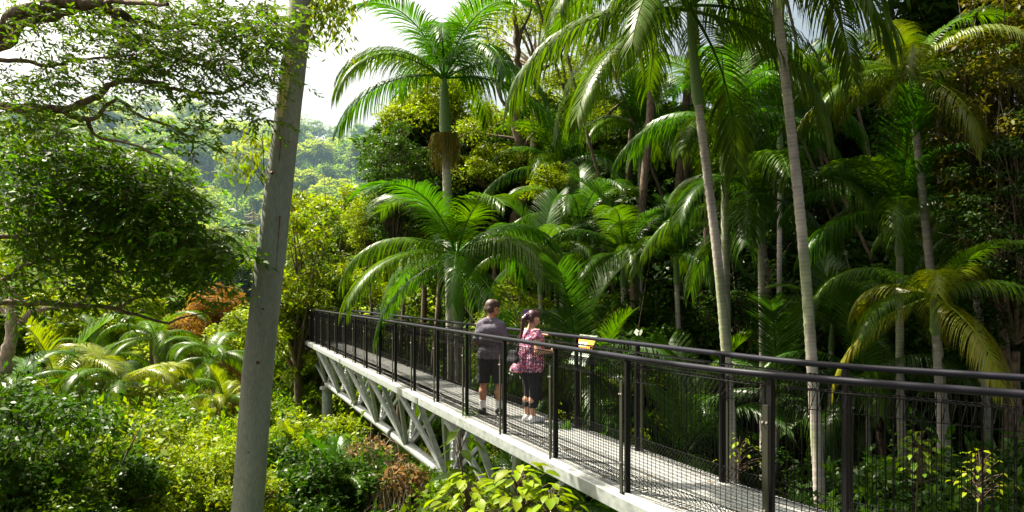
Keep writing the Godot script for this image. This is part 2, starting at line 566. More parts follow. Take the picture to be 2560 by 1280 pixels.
# Skin over bones: [a, b, radius at a, radius at b, (squash)], joined smoothly and meshed as surface nets, added to b.
func flesh(b: Buf, bones: Array, cell: float, k: float, paint: String, lo := -9.0, hi := 99.0) -> void:
	var mn := Vector3.ONE * 1e9
	var mx := -mn
	for o in bones:
		for e in 2:
			var r: float = o[2 + e] * 1.35 + cell * 3.0
			mn = mn.min(o[e] - Vector3.ONE * r)
			mx = mx.max(o[e] + Vector3.ONE * r)
	mn.y = maxf(mn.y, lo - cell * 3)
	mx.y = minf(mx.y, hi + cell * 3)
	var nx := int((mx.x - mn.x) / cell) + 2
	var ny := int((mx.y - mn.y) / cell) + 2
	var nz := int((mx.z - mn.z) / cell) + 2
	var g := PackedFloat32Array()
	g.resize(nx * ny * nz)
	g.fill(1.0)
	for o in bones:
		var A: Vector3 = o[0]
		var B: Vector3 = o[1]
		var ra: float = o[2]
		var rb: float = o[3]
		var sq: Vector3 = o[4] if o.size() > 4 else Vector3.ONE
		var ms := minf(sq.x, minf(sq.y, sq.z))
		var rr := maxf(ra, rb) * maxf(sq.x, maxf(sq.y, sq.z)) + k + cell * 2
		var l := ((A.min(B) - Vector3.ONE * rr - mn) / cell)
		var h := ((A.max(B) + Vector3.ONE * rr - mn) / cell)
		var ab := (B - A) / sq
		var L2 := maxf(ab.length_squared(), 1e-9)
		for z in range(maxi(0, int(l.z)), mini(nz, int(h.z) + 2)):
			for y in range(maxi(0, int(l.y)), mini(ny, int(h.y) + 2)):
				var at := nx * (y + ny * z)
				for x in range(maxi(0, int(l.x)), mini(nx, int(h.x) + 2)):
					var p := (mn + Vector3(x, y, z) * cell - A) / sq
					var t := clampf(p.dot(ab) / L2, 0.0, 1.0)
					var d := ((p - ab * t).length() - lerpf(ra, rb, t)) * ms
					var f0 := g[at + x]
					var hh := maxf(k - absf(f0 - d), 0.0) / k
					g[at + x] = minf(f0, d) - hh * hh * k * 0.25
	if lo > -8.0 or hi < 98.0:
		for z in nz:
			for y in ny:
				var yy := mn.y + y * cell
				var cl := maxf(yy - hi, lo - yy)
				for x in nx:
					var i := x + nx * (y + ny * z)
					g[i] = maxf(g[i], cl)
	var ids := PackedInt32Array()
	ids.resize(nx * ny * nz)
	ids.fill(-1)
	var sx := 1
	var sy := nx
	var sz := nx * ny
	var E := [[0, 1], [2, 3], [4, 5], [6, 7], [0, 2], [1, 3], [4, 6], [5, 7], [0, 4], [1, 5], [2, 6], [3, 7]]
	var off := PackedInt32Array([0, sx, sy, sx + sy, sz, sx + sz, sy + sz, sx + sy + sz])
	var lim := cell * 2.0
	for z in nz - 1:
		for y in ny - 1:
			for x in nx - 1:
				var i := x + nx * (y + ny * z)
				if absf(g[i]) > lim:
					continue
				var m := 0
				for q in 8:
					if g[i + off[q]] < 0.0:
						m += 1
				if m == 0 or m == 8:
					continue
				var s := Vector3.ZERO
				var cnt := 0
				for e in E:
					var fa := g[i + off[e[0]]]
					var fb := g[i + off[e[1]]]
					if (fa < 0.0) != (fb < 0.0):
						var t := fa / (fa - fb)
						var a := Vector3(e[0] & 1, (e[0] >> 1) & 1, e[0] >> 2)
						var c := Vector3(e[1] & 1, (e[1] >> 1) & 1, e[1] >> 2)
						s += a.lerp(c, t)
						cnt += 1
				var nn := Vector3(g[i + 1] - g[i] + g[i + off[7]] - g[i + off[6]], g[i + sy] - g[i] + g[i + off[7]] - g[i + off[5]], g[i + sz] - g[i] + g[i + off[7]] - g[i + off[3]])
				nn = nn.normalized() if nn.length() > 1e-7 else Vector3.UP
				var p := mn + (Vector3(x, y, z) + s / cnt) * cell
				ids[i] = b.v.size()
				b.v.append(p)
				b.n.append(nn)
				b.c.append(dye(paint, p, nn))
	for z in range(1, nz - 1):
		for y in range(1, ny - 1):
			for x in range(1, nx - 1):
				var i := x + nx * (y + ny * z)
				if ids[i] < 0:
					continue
				var inside := g[i] < 0.0
				for ax in 3:
					var o1: int = [sx, sy, sz][ax]
					if inside == (g[i + o1] < 0.0):
						continue
					var u: int = [sy, sz, sx][ax]
					var w: int = [sz, sx, sy][ax]
					var a := ids[i]
					var c := ids[i - u]
					var d := ids[i - u - w]
					var e := ids[i - w]
					if a < 0 or c < 0 or d < 0 or e < 0:
						continue
					if inside:
						b.f.append(a); b.f.append(d); b.f.append(c); b.f.append(a); b.f.append(e); b.f.append(d)
					else:
						b.f.append(a); b.f.append(c); b.f.append(d); b.f.append(a); b.f.append(d); b.f.append(e)

func dye(paint: String, p: Vector3, n: Vector3) -> Color:
	if paint == "floral":
		var a := noise.get_noise_3d(p.x * 520.0, p.y * 520.0, p.z * 520.0)
		var c := noise.get_noise_3d(p.x * 480.0 + 300.0, p.y * 480.0, p.z * 480.0)
		if a > 0.27: return Color(0.8, 0.65, 0.7)
		if a > 0.08: return Color(0.7, 0.08, 0.14)
		if c > 0.1: return Color(0.08, 0.08, 0.25)
		if c > -0.05: return Color(0.5, 0.1, 0.2)
		return Color(0.05, 0.03, 0.08)
	if paint == "skin":
		var q := 0.92 + 0.08 * noise.get_noise_3d(p.x * 300.0, p.y * 300.0, p.z * 300.0)
		return Color(q, q, q)
	if paint == "hair":
		var q := 0.8 + 0.35 * noise.get_noise_3d(p.x * 1500.0, p.y * 200.0, p.z * 1500.0)
		return Color(q, q, q)
	var q := 0.9 + 0.12 * noise.get_noise_3d(p.x * 120.0, p.y * 120.0, p.z * 120.0)
	return Color(q, q, q)

# Creases: the shirt's or tunic's surface pushed in and out along soft diagonal waves.
func crease(b: Buf, from: int, amp: float) -> void:
	for i in range(from, b.v.size()):
		var p := b.v[i]
		var h := noise.get_noise_3d(p.x * 190.0 + p.y * 90.0, p.y * 130.0, p.z * 190.0)
		var e := 0.012
		var gx := noise.get_noise_3d((p.x + e) * 190.0 + p.y * 90.0, p.y * 130.0, p.z * 190.0) - h
		var gy := noise.get_noise_3d(p.x * 190.0 + (p.y + e) * 90.0, (p.y + e) * 130.0, p.z * 190.0) - h
		var gz := noise.get_noise_3d(p.x * 190.0 + p.y * 90.0, p.y * 130.0, (p.z + e) * 190.0) - h
		b.v[i] = p + b.n[i] * h * amp
		b.n[i] = (b.n[i] - Vector3(gx, gy, gz) / e * amp).normalized()

# A hand at the wrist: f where the fingers point, n out of the back of the hand, t to the thumb's side.
func hand(b: Buf, w: Vector3, f: Vector3, n: Vector3, t: Vector3, s: float, curl: float) -> void:
	var o := [[w - f * 0.02, w + f * 0.02 * s, 0.027 * s, 0.028 * s]]
	for i in 4:
		var x := (1.5 - i) * 0.019 * s
		var root := w + f * (0.088 - 0.004 * absf(i - 1.0)) * s + t * x
		o.append([w + f * 0.025 * s + t * x * 0.8, root, 0.016 * s, 0.0115 * s])
		var ln: float = [0.072, 0.08, 0.074, 0.058][i] * s
		var d1 := (f * cos(curl) - n * sin(curl)).normalized()
		var d2 := (f * cos(curl * 2.2) - n * sin(curl * 2.2)).normalized()
		var mid := root + d1 * ln * 0.5 + t * x * 0.25
		o.append([root, mid, 0.0098 * s, 0.0088 * s])
		o.append([mid, mid + d2 * ln * 0.5, 0.0086 * s, 0.0072 * s])
	var tb := w + f * 0.03 * s + t * 0.026 * s
	var tm := tb + (f * 0.7 + t * 0.8 - n * 0.15).normalized() * 0.042 * s
	o.append([w + f * 0.012 * s, tb, 0.02 * s, 0.014 * s])
	o.append([tb, tm, 0.013 * s, 0.0105 * s])
	o.append([tm, tm + (f * 0.95 + t * 0.25 - n * 0.3).normalized() * 0.034 * s, 0.0105 * s, 0.008 * s])
	flesh(b, o, 0.0045, 0.007, "skin")

func head(b: Buf, at: Vector3, R: Basis, s: float) -> void:
	var o := []
	for e in [[Vector3(0, 0.035, 0.012), Vector3(0, 0.03, -0.012), 0.083, 0.08, Vector3(0.92, 1, 1.08)], [Vector3(0, -0.03, -0.05), Vector3(0, -0.07, -0.058), 0.045, 0.026],
		[Vector3(-0.028, -0.045, -0.03), Vector3(0.028, -0.045, -0.03), 0.045, 0.045], [Vector3(0, 0.0, -0.088), Vector3(0, -0.022, -0.106), 0.011, 0.015],
		[Vector3(-0.014, -0.048, -0.09), Vector3(0.014, -0.048, -0.09), 0.009, 0.009], [Vector3(-0.03, 0.022, -0.078), Vector3(0.03, 0.022, -0.078), 0.014, 0.014],
		[Vector3(-0.08, 0.005, 0.008), Vector3(-0.082, -0.025, 0.0), 0.017, 0.011], [Vector3(0.08, 0.005, 0.008), Vector3(0.082, -0.025, 0.0), 0.017, 0.011]]:
		var q := [at + R * (e[0] * s), at + R * (e[1] * s), e[2] * s, e[3] * s]
		o.append(q)
	var k0 := b.v.size()
	flesh(b, o, 0.006, 0.02, "skin")
	for i in range(k0, b.v.size()):
		var p := R.transposed() * (b.v[i] - at) / s
		for e in [-0.033, 0.033]:
			if Vector2(p.x - e, (p.y - 0.002) * 1.6).length() < 0.013 and p.z < -0.06:
				b.c[i] = Color(0.12, 0.08, 0.06)
			if Vector2((p.x - e) * 0.6, p.y - 0.026).length() < 0.009 and p.z < -0.06:
				b.c[i] = Color(0.2, 0.13, 0.1)
		if Vector2(p.x * 0.45, p.y + 0.048).length() < 0.009 and p.z < -0.075:
			b.c[i] = Color(0.75, 0.4, 0.4)

func man(at: Vector3, yaw: float) -> void:
	var o := thing("person", "man in grey T-shirt, black shorts and white socks seen from behind", "person", at, "", yaw)
	var sk := Buf.new()
	var legs := []
	for s in [-1.0, 1.0]:
		legs.append([Vector3(0.1 * s, 0.9, 0.0), Vector3(0.125 * s, 0.5, -0.02), 0.1, 0.062])
		legs.append([Vector3(0.125 * s, 0.5, -0.02), Vector3(0.13 * s, 0.36, 0.022), 0.056, 0.062])
		legs.append([Vector3(0.13 * s, 0.36, 0.022), Vector3(0.135 * s, 0.09, 0.02), 0.06, 0.038])
	var torso := [[Vector3(-0.08, 0.98, 0), Vector3(0.08, 0.98, 0), 0.125, 0.125], [Vector3(-0.07, 1.2, 0.0), Vector3(0.07, 1.2, 0.0), 0.12, 0.12], [Vector3(-0.085, 1.33, 0.015), Vector3(0.085, 1.33, 0.015), 0.115, 0.115], [Vector3(-0.04, 1.475, 0.01), Vector3(-0.15, 1.41, 0.01), 0.058, 0.058], [Vector3(0, 1.42, 0.02), Vector3(0, 1.585, -0.01), 0.075, 0.056], [Vector3(0.04, 1.475, 0.01), Vector3(0.15, 1.41, 0.01), 0.058, 0.058]]
	var arms := []
	for s in [-1.0, 1.0]:
		arms.append([Vector3(0.17 * s, 1.4, 0.01), Vector3(0.24 * s, 1.14, 0.0), 0.062, 0.046])
		arms.append([Vector3(0.24 * s, 1.14, 0.0), Vector3(0.18 * s, 1.14, -0.27), 0.046, 0.03])
	flesh(sk, legs + torso + arms, 0.013, 0.03, "skin")
	head(sk, Vector3(0.01, 1.66, -0.02), Basis(Vector3.UP, -0.75) * Basis(Vector3.RIGHT, -0.12), 1.12)
	for s in [-1.0, 1.0]:
		hand(sk, Vector3(0.18 * s, 1.14, -0.27), Vector3(-0.45 * s, 0.05, -0.85).normalized(), Vector3(0, 1, 0.1).normalized(), Vector3(-0.85 * s, 0, 0.45).normalized(), 1.0, 0.5)
	part("body", sk.done(), M.skin, o)
	var sh := Buf.new()
	var tb := []
	for e in torso.slice(0, 4):
		tb.append([e[0], e[1], e[2] + 0.016, e[3] + 0.016])
	tb.append([Vector3(-0.09, 0.88, 0), Vector3(0.09, 0.88, 0), 0.135, 0.135])
	for s in [-1.0, 1.0]:
		tb.append([Vector3(0.05 * s, 1.47, 0.01), Vector3(0.15 * s, 1.41, 0.01), 0.07, 0.072])
		tb.append([Vector3(0.165 * s, 1.4, 0.01), Vector3(0.226 * s, 1.19, 0.003), 0.072, 0.074])
	tb.append([Vector3(0, 1.46, 0.015), Vector3(0, 1.5, 0.005), 0.08, 0.07])
	flesh(sh, tb, 0.012, 0.03, "cloth", 0.88, 1.525)
	crease(sh, 0, 0.012)
	part("shirt", sh.done(), M.shirt, o)
	var st := Buf.new()
	var sb := [[Vector3(-0.085, 0.97, 0), Vector3(0.085, 0.97, 0), 0.138, 0.138]]
	for s in [-1.0, 1.0]:
		sb.append([Vector3(0.1 * s, 0.9, 0), Vector3(0.135 * s, 0.42, -0.015), 0.118, 0.1])
	flesh(st, sb, 0.012, 0.025, "cloth", 0.5, 1.0)
	crease(st, 0, 0.01)
	part("shorts", st.done(), M.black_cloth, o)
	for s in [-1.0, 1.0]:
		var so := Buf.new()
		flesh(so, [[Vector3(0.135 * s, 0.26, 0.02), Vector3(0.135 * s, 0.08, 0.02), 0.056, 0.044]], 0.01, 0.01, "cloth", 0.06, 0.235)
		part("sock", so.done(), M.white_cloth, o)
		var bo := Buf.new()
		flesh(bo, [[Vector3(0.135 * s, 0.05, 0.045), Vector3(0.14 * s, 0.045, -0.05), 0.052, 0.05], [Vector3(0.14 * s, 0.045, -0.05), Vector3(0.15 * s, 0.035, -0.16), 0.05, 0.036], [Vector3(0.135 * s, 0.08, 0.03), Vector3(0.135 * s, 0.07, 0.0), 0.05, 0.05]], 0.009, 0.02, "cloth", 0.004, 0.12)
		part("shoe", bo.done(), M.dark_shoe, o)
	var h := Buf.new()
	var R := Basis(Vector3.UP, -0.75) * Basis(Vector3.RIGHT, -0.12)
	var c := Vector3(0.01, 1.66, -0.02)
	flesh(h, [[c + R * Vector3(0, 0.058, 0.022), c + R * Vector3(0, 0.07, -0.03), 0.102, 0.09], [c + R * Vector3(-0.04, 0.0, 0.055), c + R * Vector3(0.04, 0.0, 0.055), 0.062, 0.062]], 0.007, 0.02, "hair", -9.0, 99.0)
	part("hair", h.done(), M.brown_hair, o)

func woman(at: Vector3, yaw: float) -> void:
	var o := thing("person", "woman with dark red ponytail in floral tunic and black leggings", "person", at, "", yaw)
	var sk := Buf.new()
	var legs := []
	for s in [-1.0, 1.0]:
		legs.append([Vector3(0.085 * s, 0.85, 0.0), Vector3(0.08 * s, 0.47, -0.015), 0.11, 0.066])
		legs.append([Vector3(0.08 * s, 0.47, -0.015), Vector3(0.08 * s, 0.33, 0.02), 0.06, 0.064])
		legs.append([Vector3(0.08 * s, 0.33, 0.02), Vector3(0.08 * s, 0.08, 0.02), 0.06, 0.036])
	var torso := [[Vector3(-0.085, 0.92, 0.01), Vector3(0.085, 0.92, 0.01), 0.14, 0.14], [Vector3(-0.065, 1.1, -0.01), Vector3(0.065, 1.1, -0.01), 0.13, 0.13], [Vector3(-0.075, 1.22, -0.015), Vector3(0.075, 1.22, -0.015), 0.125, 0.125], [Vector3(-0.14, 1.33, 0.01), Vector3(0.14, 1.33, 0.01), 0.062, 0.062], [Vector3(0, 1.3, 0.015), Vector3(0, 1.45, -0.01), 0.07, 0.05]]
	var arms := [[Vector3(0.165, 1.32, 0.01), Vector3(0.23, 1.06, 0.03), 0.06, 0.048], [Vector3(0.23, 1.06, 0.03), Vector3(0.19, 1.05, -0.22), 0.046, 0.029],
		[Vector3(-0.165, 1.32, 0.01), Vector3(-0.26, 1.12, -0.14), 0.058, 0.045], [Vector3(-0.26, 1.12, -0.14), Vector3(-0.25, 1.27, -0.36), 0.044, 0.028]]
	flesh(sk, legs + torso + arms, 0.013, 0.03, "skin")
	var R := Basis(Vector3.UP, -0.15) * Basis(Vector3.RIGHT, -0.16)
	var c := Vector3(0.0, 1.525, -0.035)
	head(sk, c, R, 1.0)
	hand(sk, Vector3(0.19, 1.05, -0.22), Vector3(-0.25, -0.05, -0.95).normalized(), Vector3(0.9, 0.3, -0.2).normalized(), Vector3(-0.2, 0.95, 0.0).normalized(), 0.92, 0.55)
	hand(sk, Vector3(-0.25, 1.27, -0.36), Vector3(0.0, 0.1, -0.98).normalized(), Vector3(0, 0.98, 0.1).normalized(), Vector3(1, 0, 0), 0.92, 0.3)
	part("body", sk.done(), M.skin_fair, o)
	var tu := Buf.new()
	var tb := []
	for e in torso.slice(0, 3):
		tb.append([e[0], e[1], e[2] + 0.02, e[3] + 0.02])
	tb.append([Vector3(-0.12, 1.33, 0.0), Vector3(0.12, 1.33, 0.0), 0.078, 0.078])
	tb.append([Vector3(-0.09, 0.82, 0.02), Vector3(0.09, 0.82, 0.02), 0.155, 0.155])
	tb.append([Vector3(0.0, 1.05, 0.1), Vector3(0.03, 0.78, 0.24), 0.09, 0.12])
	tb.append([Vector3(-0.16, 1.34, 0.01), Vector3(-0.2, 1.25, -0.04), 0.072, 0.07])
	tb.append([Vector3(0.15, 1.345, 0.01), Vector3(0.185, 1.27, 0.012), 0.07, 0.068])
	flesh(tu, tb, 0.0105, 0.035, "floral", 0.755, 1.385)
	crease(tu, 0, 0.013)
	part("tunic", tu.done(), M.floral, o)
	var le := Buf.new()
	var lb := [[Vector3(-0.08, 0.9, 0), Vector3(0.08, 0.9, 0), 0.13, 0.13]]
	for s in [-1.0, 1.0]:
		lb.append([Vector3(0.085 * s, 0.85, 0), Vector3(0.082 * s, 0.47, -0.015), 0.124, 0.082])
		lb.append([Vector3(0.082 * s, 0.47, -0.015), Vector3(0.082 * s, 0.22, 0.02), 0.08, 0.07])
	flesh(le, lb, 0.012, 0.025, "cloth", 0.23, 0.95)
	part("leggings", le.done(), M.black_cloth, o)
	for s in [-1.0, 1.0]:
		var bo := Buf.new()
		flesh(bo, [[Vector3(0.08 * s, 0.05, 0.045), Vector3(0.082 * s, 0.045, -0.05), 0.05, 0.048], [Vector3(0.082 * s, 0.045, -0.05), Vector3(0.09 * s, 0.035, -0.145), 0.047, 0.034], [Vector3(0.08 * s, 0.085, 0.025), Vector3(0.08 * s, 0.07, 0.0), 0.045, 0.048]], 0.009, 0.02, "cloth", 0.004, 0.13)
		part("shoe", bo.done(), M.white_cloth, o)
	var h := Buf.new()
	flesh(h, [[c + R * Vector3(0, 0.05, 0.022), c + R * Vector3(0, 0.055, -0.022), 0.09, 0.08], [c + R * Vector3(-0.04, 0.01, 0.05), c + R * Vector3(0.04, 0.01, 0.05), 0.055, 0.055],
		[c + R * Vector3(0, 0.05, 0.11), c + R * Vector3(0.01, -0.02, 0.15), 0.03, 0.04], [c + R * Vector3(0.01, -0.02, 0.15), c + R * Vector3(0.01, -0.3, 0.155), 0.042, 0.016]], 0.008, 0.02, "hair")
	part("hair", h.done(), M.red_hair, o)
	var sc := Buf.new()
	for i in 40:
		var d := rdir()
		var p := c + R * Vector3(0, 0.06, 0.115) + d * Vector3(0.03, 0.03, 0.022)
		var sd := d.cross(rdir()).normalized()
		sc.leaf(p, (d + rdir() * 0.4).normalized(), sd, 0.035, 0.035, tone(0.6, 1.0))
	part("scrunchie", sc.done(), M.purple, o)
	# her bag, hung behind her at the hip
	var bag := thing("handbag", "small black bag hanging at the hip of the woman in floral tunic", "handbag", at + Basis(Vector3.UP, yaw) * Vector3(-0.06, 0.98, 0.27), "", yaw)
	var bb := Buf.new()
	flesh(bb, [[Vector3(-0.08, -0.05, 0), Vector3(0.08, -0.05, 0), 0.07, 0.07, Vector3(1, 1, 0.7)], [Vector3(-0.07, 0.05, 0), Vector3(0.07, 0.05, 0), 0.045, 0.045, Vector3(1, 1, 0.7)]], 0.012, 0.03, "cloth")
	part("pouch", bb.done(), M.black_cloth, bag)
	var sb := Buf.new()
	sb.tube(smooth_path([Vector3(-0.07, 0.06, 0), Vector3(-0.06, 0.25, -0.1), Vector3(-0.06, 0.39, -0.2), Vector3(0.0, 0.3, -0.12), Vector3(0.07, 0.06, 0)], 5), PackedFloat32Array(range(21).map(func(_i): return 0.009)), 5, Color(0.8, 0.8, 0.8))
	part("strap", sb.done(), M.black_cloth, bag)

# The walkway: s runs along it away from the lens, lat across it (0 at its middle, + on the far side).
const BAY := 1.715
const S0 := 5.1
var way_p := PackedVector3Array()
var way_d := PackedVector3Array()

func lay_way() -> void:
	var w := Vector3(-0.353, 0, -0.9355).normalized()
	var r := Vector3(0.9355, 0, -0.353).normalized()
	var p := r * 4.30 + w * 6.6
	var a := 0.0
	for i in 140:
		var turn := deg_to_rad(26.0) * smoothstep(0.0, 24.0, float(i))
		var d := w.rotated(Vector3.UP, turn)
		way_p.append(p)
		way_d.append(d)
		p -= d * 0.1

func at_way(s: float, lat: float, y: float) -> Vector3:
	var w := Vector3(-0.353, 0, -0.9355).normalized()
	if s >= 6.6:
		return Vector3(0.9355, 0, -0.353).normalized() * (4.30 + lat) + w * s + Vector3(0, y, 0)
	var i := clampi(int(round((6.6 - s) / 0.1)), 0, 139)
	var d := way_d[i]
	return way_p[i] + Vector3(-d.z, 0, d.x) * lat + Vector3(0, y, 0)

func bay_frame(i: int, lat: float, y: float, len_: float) -> Transform3D:
	var a := at_way(S0 + i * BAY, lat, y)
	var b := at_way(S0 + (i + 1) * BAY, lat, y)
	var x := (b - a)
	var z := x.normalized().cross(Vector3.UP)
	return Transform3D(Basis(x / len_, Vector3.UP, z), a)

func wire_panel() -> ArrayMesh:
	var b := Buf.new()
	var n := 29
	var r := 0.0034
	var col := Color(0.8, 0.8, 0.8)
	for i in n:
		var x := 0.06 + (BAY - 0.12) * i / (n - 1)
		# one bent wire: a folded roll at the foot and another at the head
		var pts := PackedVector3Array([Vector3(x, 0.17, 0), Vector3(x, 0.07, 0.085), Vector3(x, 0.045, 0.08), Vector3(x, 0.04, 0.0), Vector3(x, 0.06, -0.004), Vector3(x, 1.19, -0.004), Vector3(x, 1.21, 0.01), Vector3(x, 1.205, 0.09), Vector3(x, 1.18, 0.095), Vector3(x, 1.06, 0.0)])
		var rs := PackedFloat32Array()
		rs.resize(pts.size())
		rs.fill(r)
		b.tube(pts, rs, 4, col)
	for q in [[0.17, 0.004], [0.045, 0.085], [0.04, -0.008], [1.06, 0.004], [1.2, 0.09], [1.2, -0.008]]:
		b.rod(Vector3(0.03, q[0], q[1]), Vector3(BAY - 0.03, q[0], q[1]), r, 4, col, false)
	return b.done()

func grating_panel() -> ArrayMesh:
	var b := Buf.new()
	var n := 40
	for i in n:
		var x := (i + 0.5) * BAY / n
		b.box(Vector3(x, -0.016, 0), Vector3(0.0045, 0, 0), Vector3(0, 0.016, 0), Vector3(0, 0, 0.6), tone(0.75, 1.0, 0.03))
	for i in 14:
		var z := -0.59 + 1.18 * i / 13.0
		b.box(Vector3(BAY / 2, -0.003, z), Vector3(BAY / 2 - 0.002, 0, 0), Vector3(0, 0.0055, 0), Vector3(0, 0, 0.0045), tone(0.8, 1.0, 0.03))
	for z in [-0.604, 0.604]:
		b.box(Vector3(BAY / 2, -0.018, z), Vector3(BAY / 2 - 0.004, 0, 0), Vector3(0, 0.022, 0), Vector3(0, 0, 0.0035))
	return b.done()

func post_parts(parent: Node, i: int, lat: float, out: float) -> void:
	var s := S0 + i * BAY
	var a := at_way(s, lat, 0)
	var d := (at_way(s + 0.2, lat, 0) - at_way(s - 0.2, lat, 0)).normalized()
	var r := d.cross(Vector3.UP) # across, to the far side
	var up := Vector3.UP
	var b := Buf.new()
	b.bar(a + r * 0.02 * out * -1.0 + up * -0.05, a + r * 0.02 * out * -1.0 + up * 1.27, 0.05, 0.05, r)
	part("post", b.done(), M.post, parent)
	var c := Buf.new()
	c.bar(a + r * (0.047 * out) + up * -0.03, a + r * (0.047 * out) + up * 1.07, 0.05, 0.016, r)
	part("clamp_bar", c.done(), M.clamp, parent)
	var e := Buf.new()
	for q in [[0.28, 0.0], [0.94, -0.018], [0.94, 0.018]]:
		var p: Vector3 = a + r * (0.056 * out) + up * q[0] + d * q[1]
		e.rod(p, p + r * 0.012 * out, 0.008, 6, Color.WHITE)
	part("bolt", e.done(), M.steel_bolt, parent, Transform3D(), "stuff")

func walkway() -> void:
	var o := thing("elevated_walkway", "grey steel skywalk with black railings and grating deck over the valley", "walkway")
	var i0 := -4
	var i1 := 17
	var s_end := S0 + i1 * BAY
	var gm := grating_panel()
	var dk := Node3D.new()
	dk.name = "deck"
	o.add_child(dk)
	for i in range(i0, i1):
		part("grating_panel", gm, M.grating, dk, bay_frame(i, 0.0, 0.0, BAY))
	# the edge beams and the cross joists under the deck
	var cut := [S0 + i0 * BAY, S0 - 2 * BAY, S0, S0 + 5.55 * BAY, S0 + 11.05 * BAY, s_end + 0.06]
	for side in [-1.0, 1.0]:
		for q in cut.size() - 1:
			var b := Buf.new()
			var n := 12 if q < 3 else 1
			var sa: float = cut[q] + 0.004
			var sb: float = cut[q + 1] - 0.004
			for k in n:
				b.bar(at_way(lerpf(sa, sb, float(k) / n), 0.655 * side, -0.085), at_way(lerpf(sa, sb, float(k + 1) / n), 0.655 * side, -0.085), 0.075, 0.15, Vector3.UP)
			part("edge_beam", b.done(), M.steel, o)
		for s in [S0 + 5.55 * BAY, S0 + 11.05 * BAY]:
			var b := Buf.new()
			b.bar(at_way(s - 0.09, 0.70 * side, -0.085), at_way(s + 0.09, 0.70 * side, -0.085), 0.014, 0.12, Vector3.UP)
			part("splice_plate", b.done(), M.steel_dark, o)
	for i in range(i0, i1 + 1):
		var b := Buf.new()
		b.bar(at_way(S0 + i * BAY, -0.615, -0.085), at_way(S0 + i * BAY, 0.615, -0.085), 0.06, 0.09, Vector3.UP)
		part("joist", b.done(), M.steel, o)
	# rails
	var wm := wire_panel()
	for side in [-1.0, 1.0]:
		var ra := Node3D.new()
		ra.name = "railing"
		o.add_child(ra, true)
		var lat: float = 0.56 * side
		for i in range(i0, i1 + 1):
			post_parts(ra, i, lat, side)
			if i < i1:
				var t := bay_frame(i, lat - 0.03 * side, 0.0, BAY)
				if side > 0:
					t = t * Transform3D(Basis(Vector3(1, 0, 0), Vector3(0, 1, 0), Vector3(0, 0, -1)), Vector3.ZERO)
				part("wire_panel", wm, M.wire, ra, t)
		var cuts := [S0 + i0 * BAY, S0 - 1.35 * BAY, S0 + 0.3 * BAY, S0 + 3.6 * BAY, S0 + 7.6 * BAY, S0 + 11.6 * BAY, S0 + 15 * BAY, s_end + 0.05]
		for q in cuts.size() - 1:
			var b := Buf.new()
			var n := 24 if q < 3 else 4
			var pts := PackedVector3Array()
			var rs := PackedFloat32Array()
			for k in n + 1:
				pts.append(at_way(lerpf(cuts[q] + 0.003, cuts[q + 1] - 0.003, float(k) / n), lat, 1.293))
				rs.append(0.0275)
			b.tube(pts, rs, 14, Color(0.9, 0.9, 0.9), true)
			part("handrail", b.done(), M.rail, ra)
			var sl := Buf.new()
			sl.rod(at_way(cuts[q + 1] - 0.02, lat, 1.293), at_way(cuts[q + 1] + 0.02, lat, 1.293), 0.0292, 14, Color(0.9, 0.9, 0.9))
			part("rail_sleeve", sl.done(), M.rail, ra)
	# the railing that closes the far end
	var er := Node3D.new()
	er.name = "end_railing"
	o.add_child(er, true)
	var b := Buf.new()
	b.rod(at_way(s_end, -0.56, 1.293), at_way(s_end, 0.56, 1.293), 0.0275, 12, Color(0.9, 0.9, 0.9))
	part("handrail", b.done(), M.rail, er)
	var ea := at_way(s_end, -0.56, 0)
	var eb := at_way(s_end, 0.56, 0)
	part("wire_panel", wm, M.wire, er, Transform3D(Basis((eb - ea) / BAY, Vector3.UP, (eb - ea).normalized().cross(Vector3.UP)), ea))
	# truss below: one round bottom chord, braces up to both edge beams
	var tr := Node3D.new()
	tr.name = "truss"
	o.add_child(tr, true)
	var D := -1.62
	var nodes := []
	var s := s_end - 2.35
	while s > 9.0:
		nodes.append(s)
		s -= 3.43
	var first: float = nodes[0]
	var last: float = nodes[nodes.size() - 1]
	for k in nodes.size() - 1:
		var c := Buf.new()
		c.rod(at_way(nodes[k], 0, D), at_way(nodes[k + 1] + 0.002, 0, D), 0.115, 16, Color.WHITE, true)
		part("bottom_chord", c.done(), M.steel, tr)
	var fl := Buf.new()
	for e in [-0.03, 0.008]:
		fl.rod(at_way(lerpf(nodes[4], nodes[3], 0.45) + e, 0, D), at_way(lerpf(nodes[4], nodes[3], 0.45) + e + 0.022, 0, D), 0.19, 20, Color.WHITE)
	part("flange", fl.done(), M.steel_dark, tr)
	for k in nodes.size():
		for side in [-1.0, 1.0]:
			for e in [-1.715, 1.715]:
				var c := Buf.new()
				var foot := at_way(nodes[k] + signf(e) * 0.06, 0.06 * side, D + 0.06)
				c.bar(foot, at_way(nodes[k] + e + (0.55 if k == 0 and e > 0 else 0.0), 0.6 * side, -0.165), 0.09, 0.09, at_way(0, 0, 0).direction_to(at_way(1, 0, 0)).cross(Vector3.UP).rotated(Vector3.UP, 0.0))
				part("brace", c.done(), M.steel, tr)
			if k > 0:
				var c := Buf.new()
				c.bar(at_way(nodes[k], 0.07 * side, D + 0.05), at_way(nodes[k], 0.6 * side, -0.165), 0.09, 0.1, Vector3(0.9, 0, -0.35))
				part("upright", c.done(), M.steel, tr)
		if k > 0 and k < nodes.size() - 1:
			var c := Buf.new()
			c.bar(at_way(nodes[k] - 1.715, -0.6, -0.26), at_way(nodes[k] - 1.715, 0.6, -0.26), 0.08, 0.08, Vector3.UP)
			part("cross_tie", c.done(), M.steel, tr)
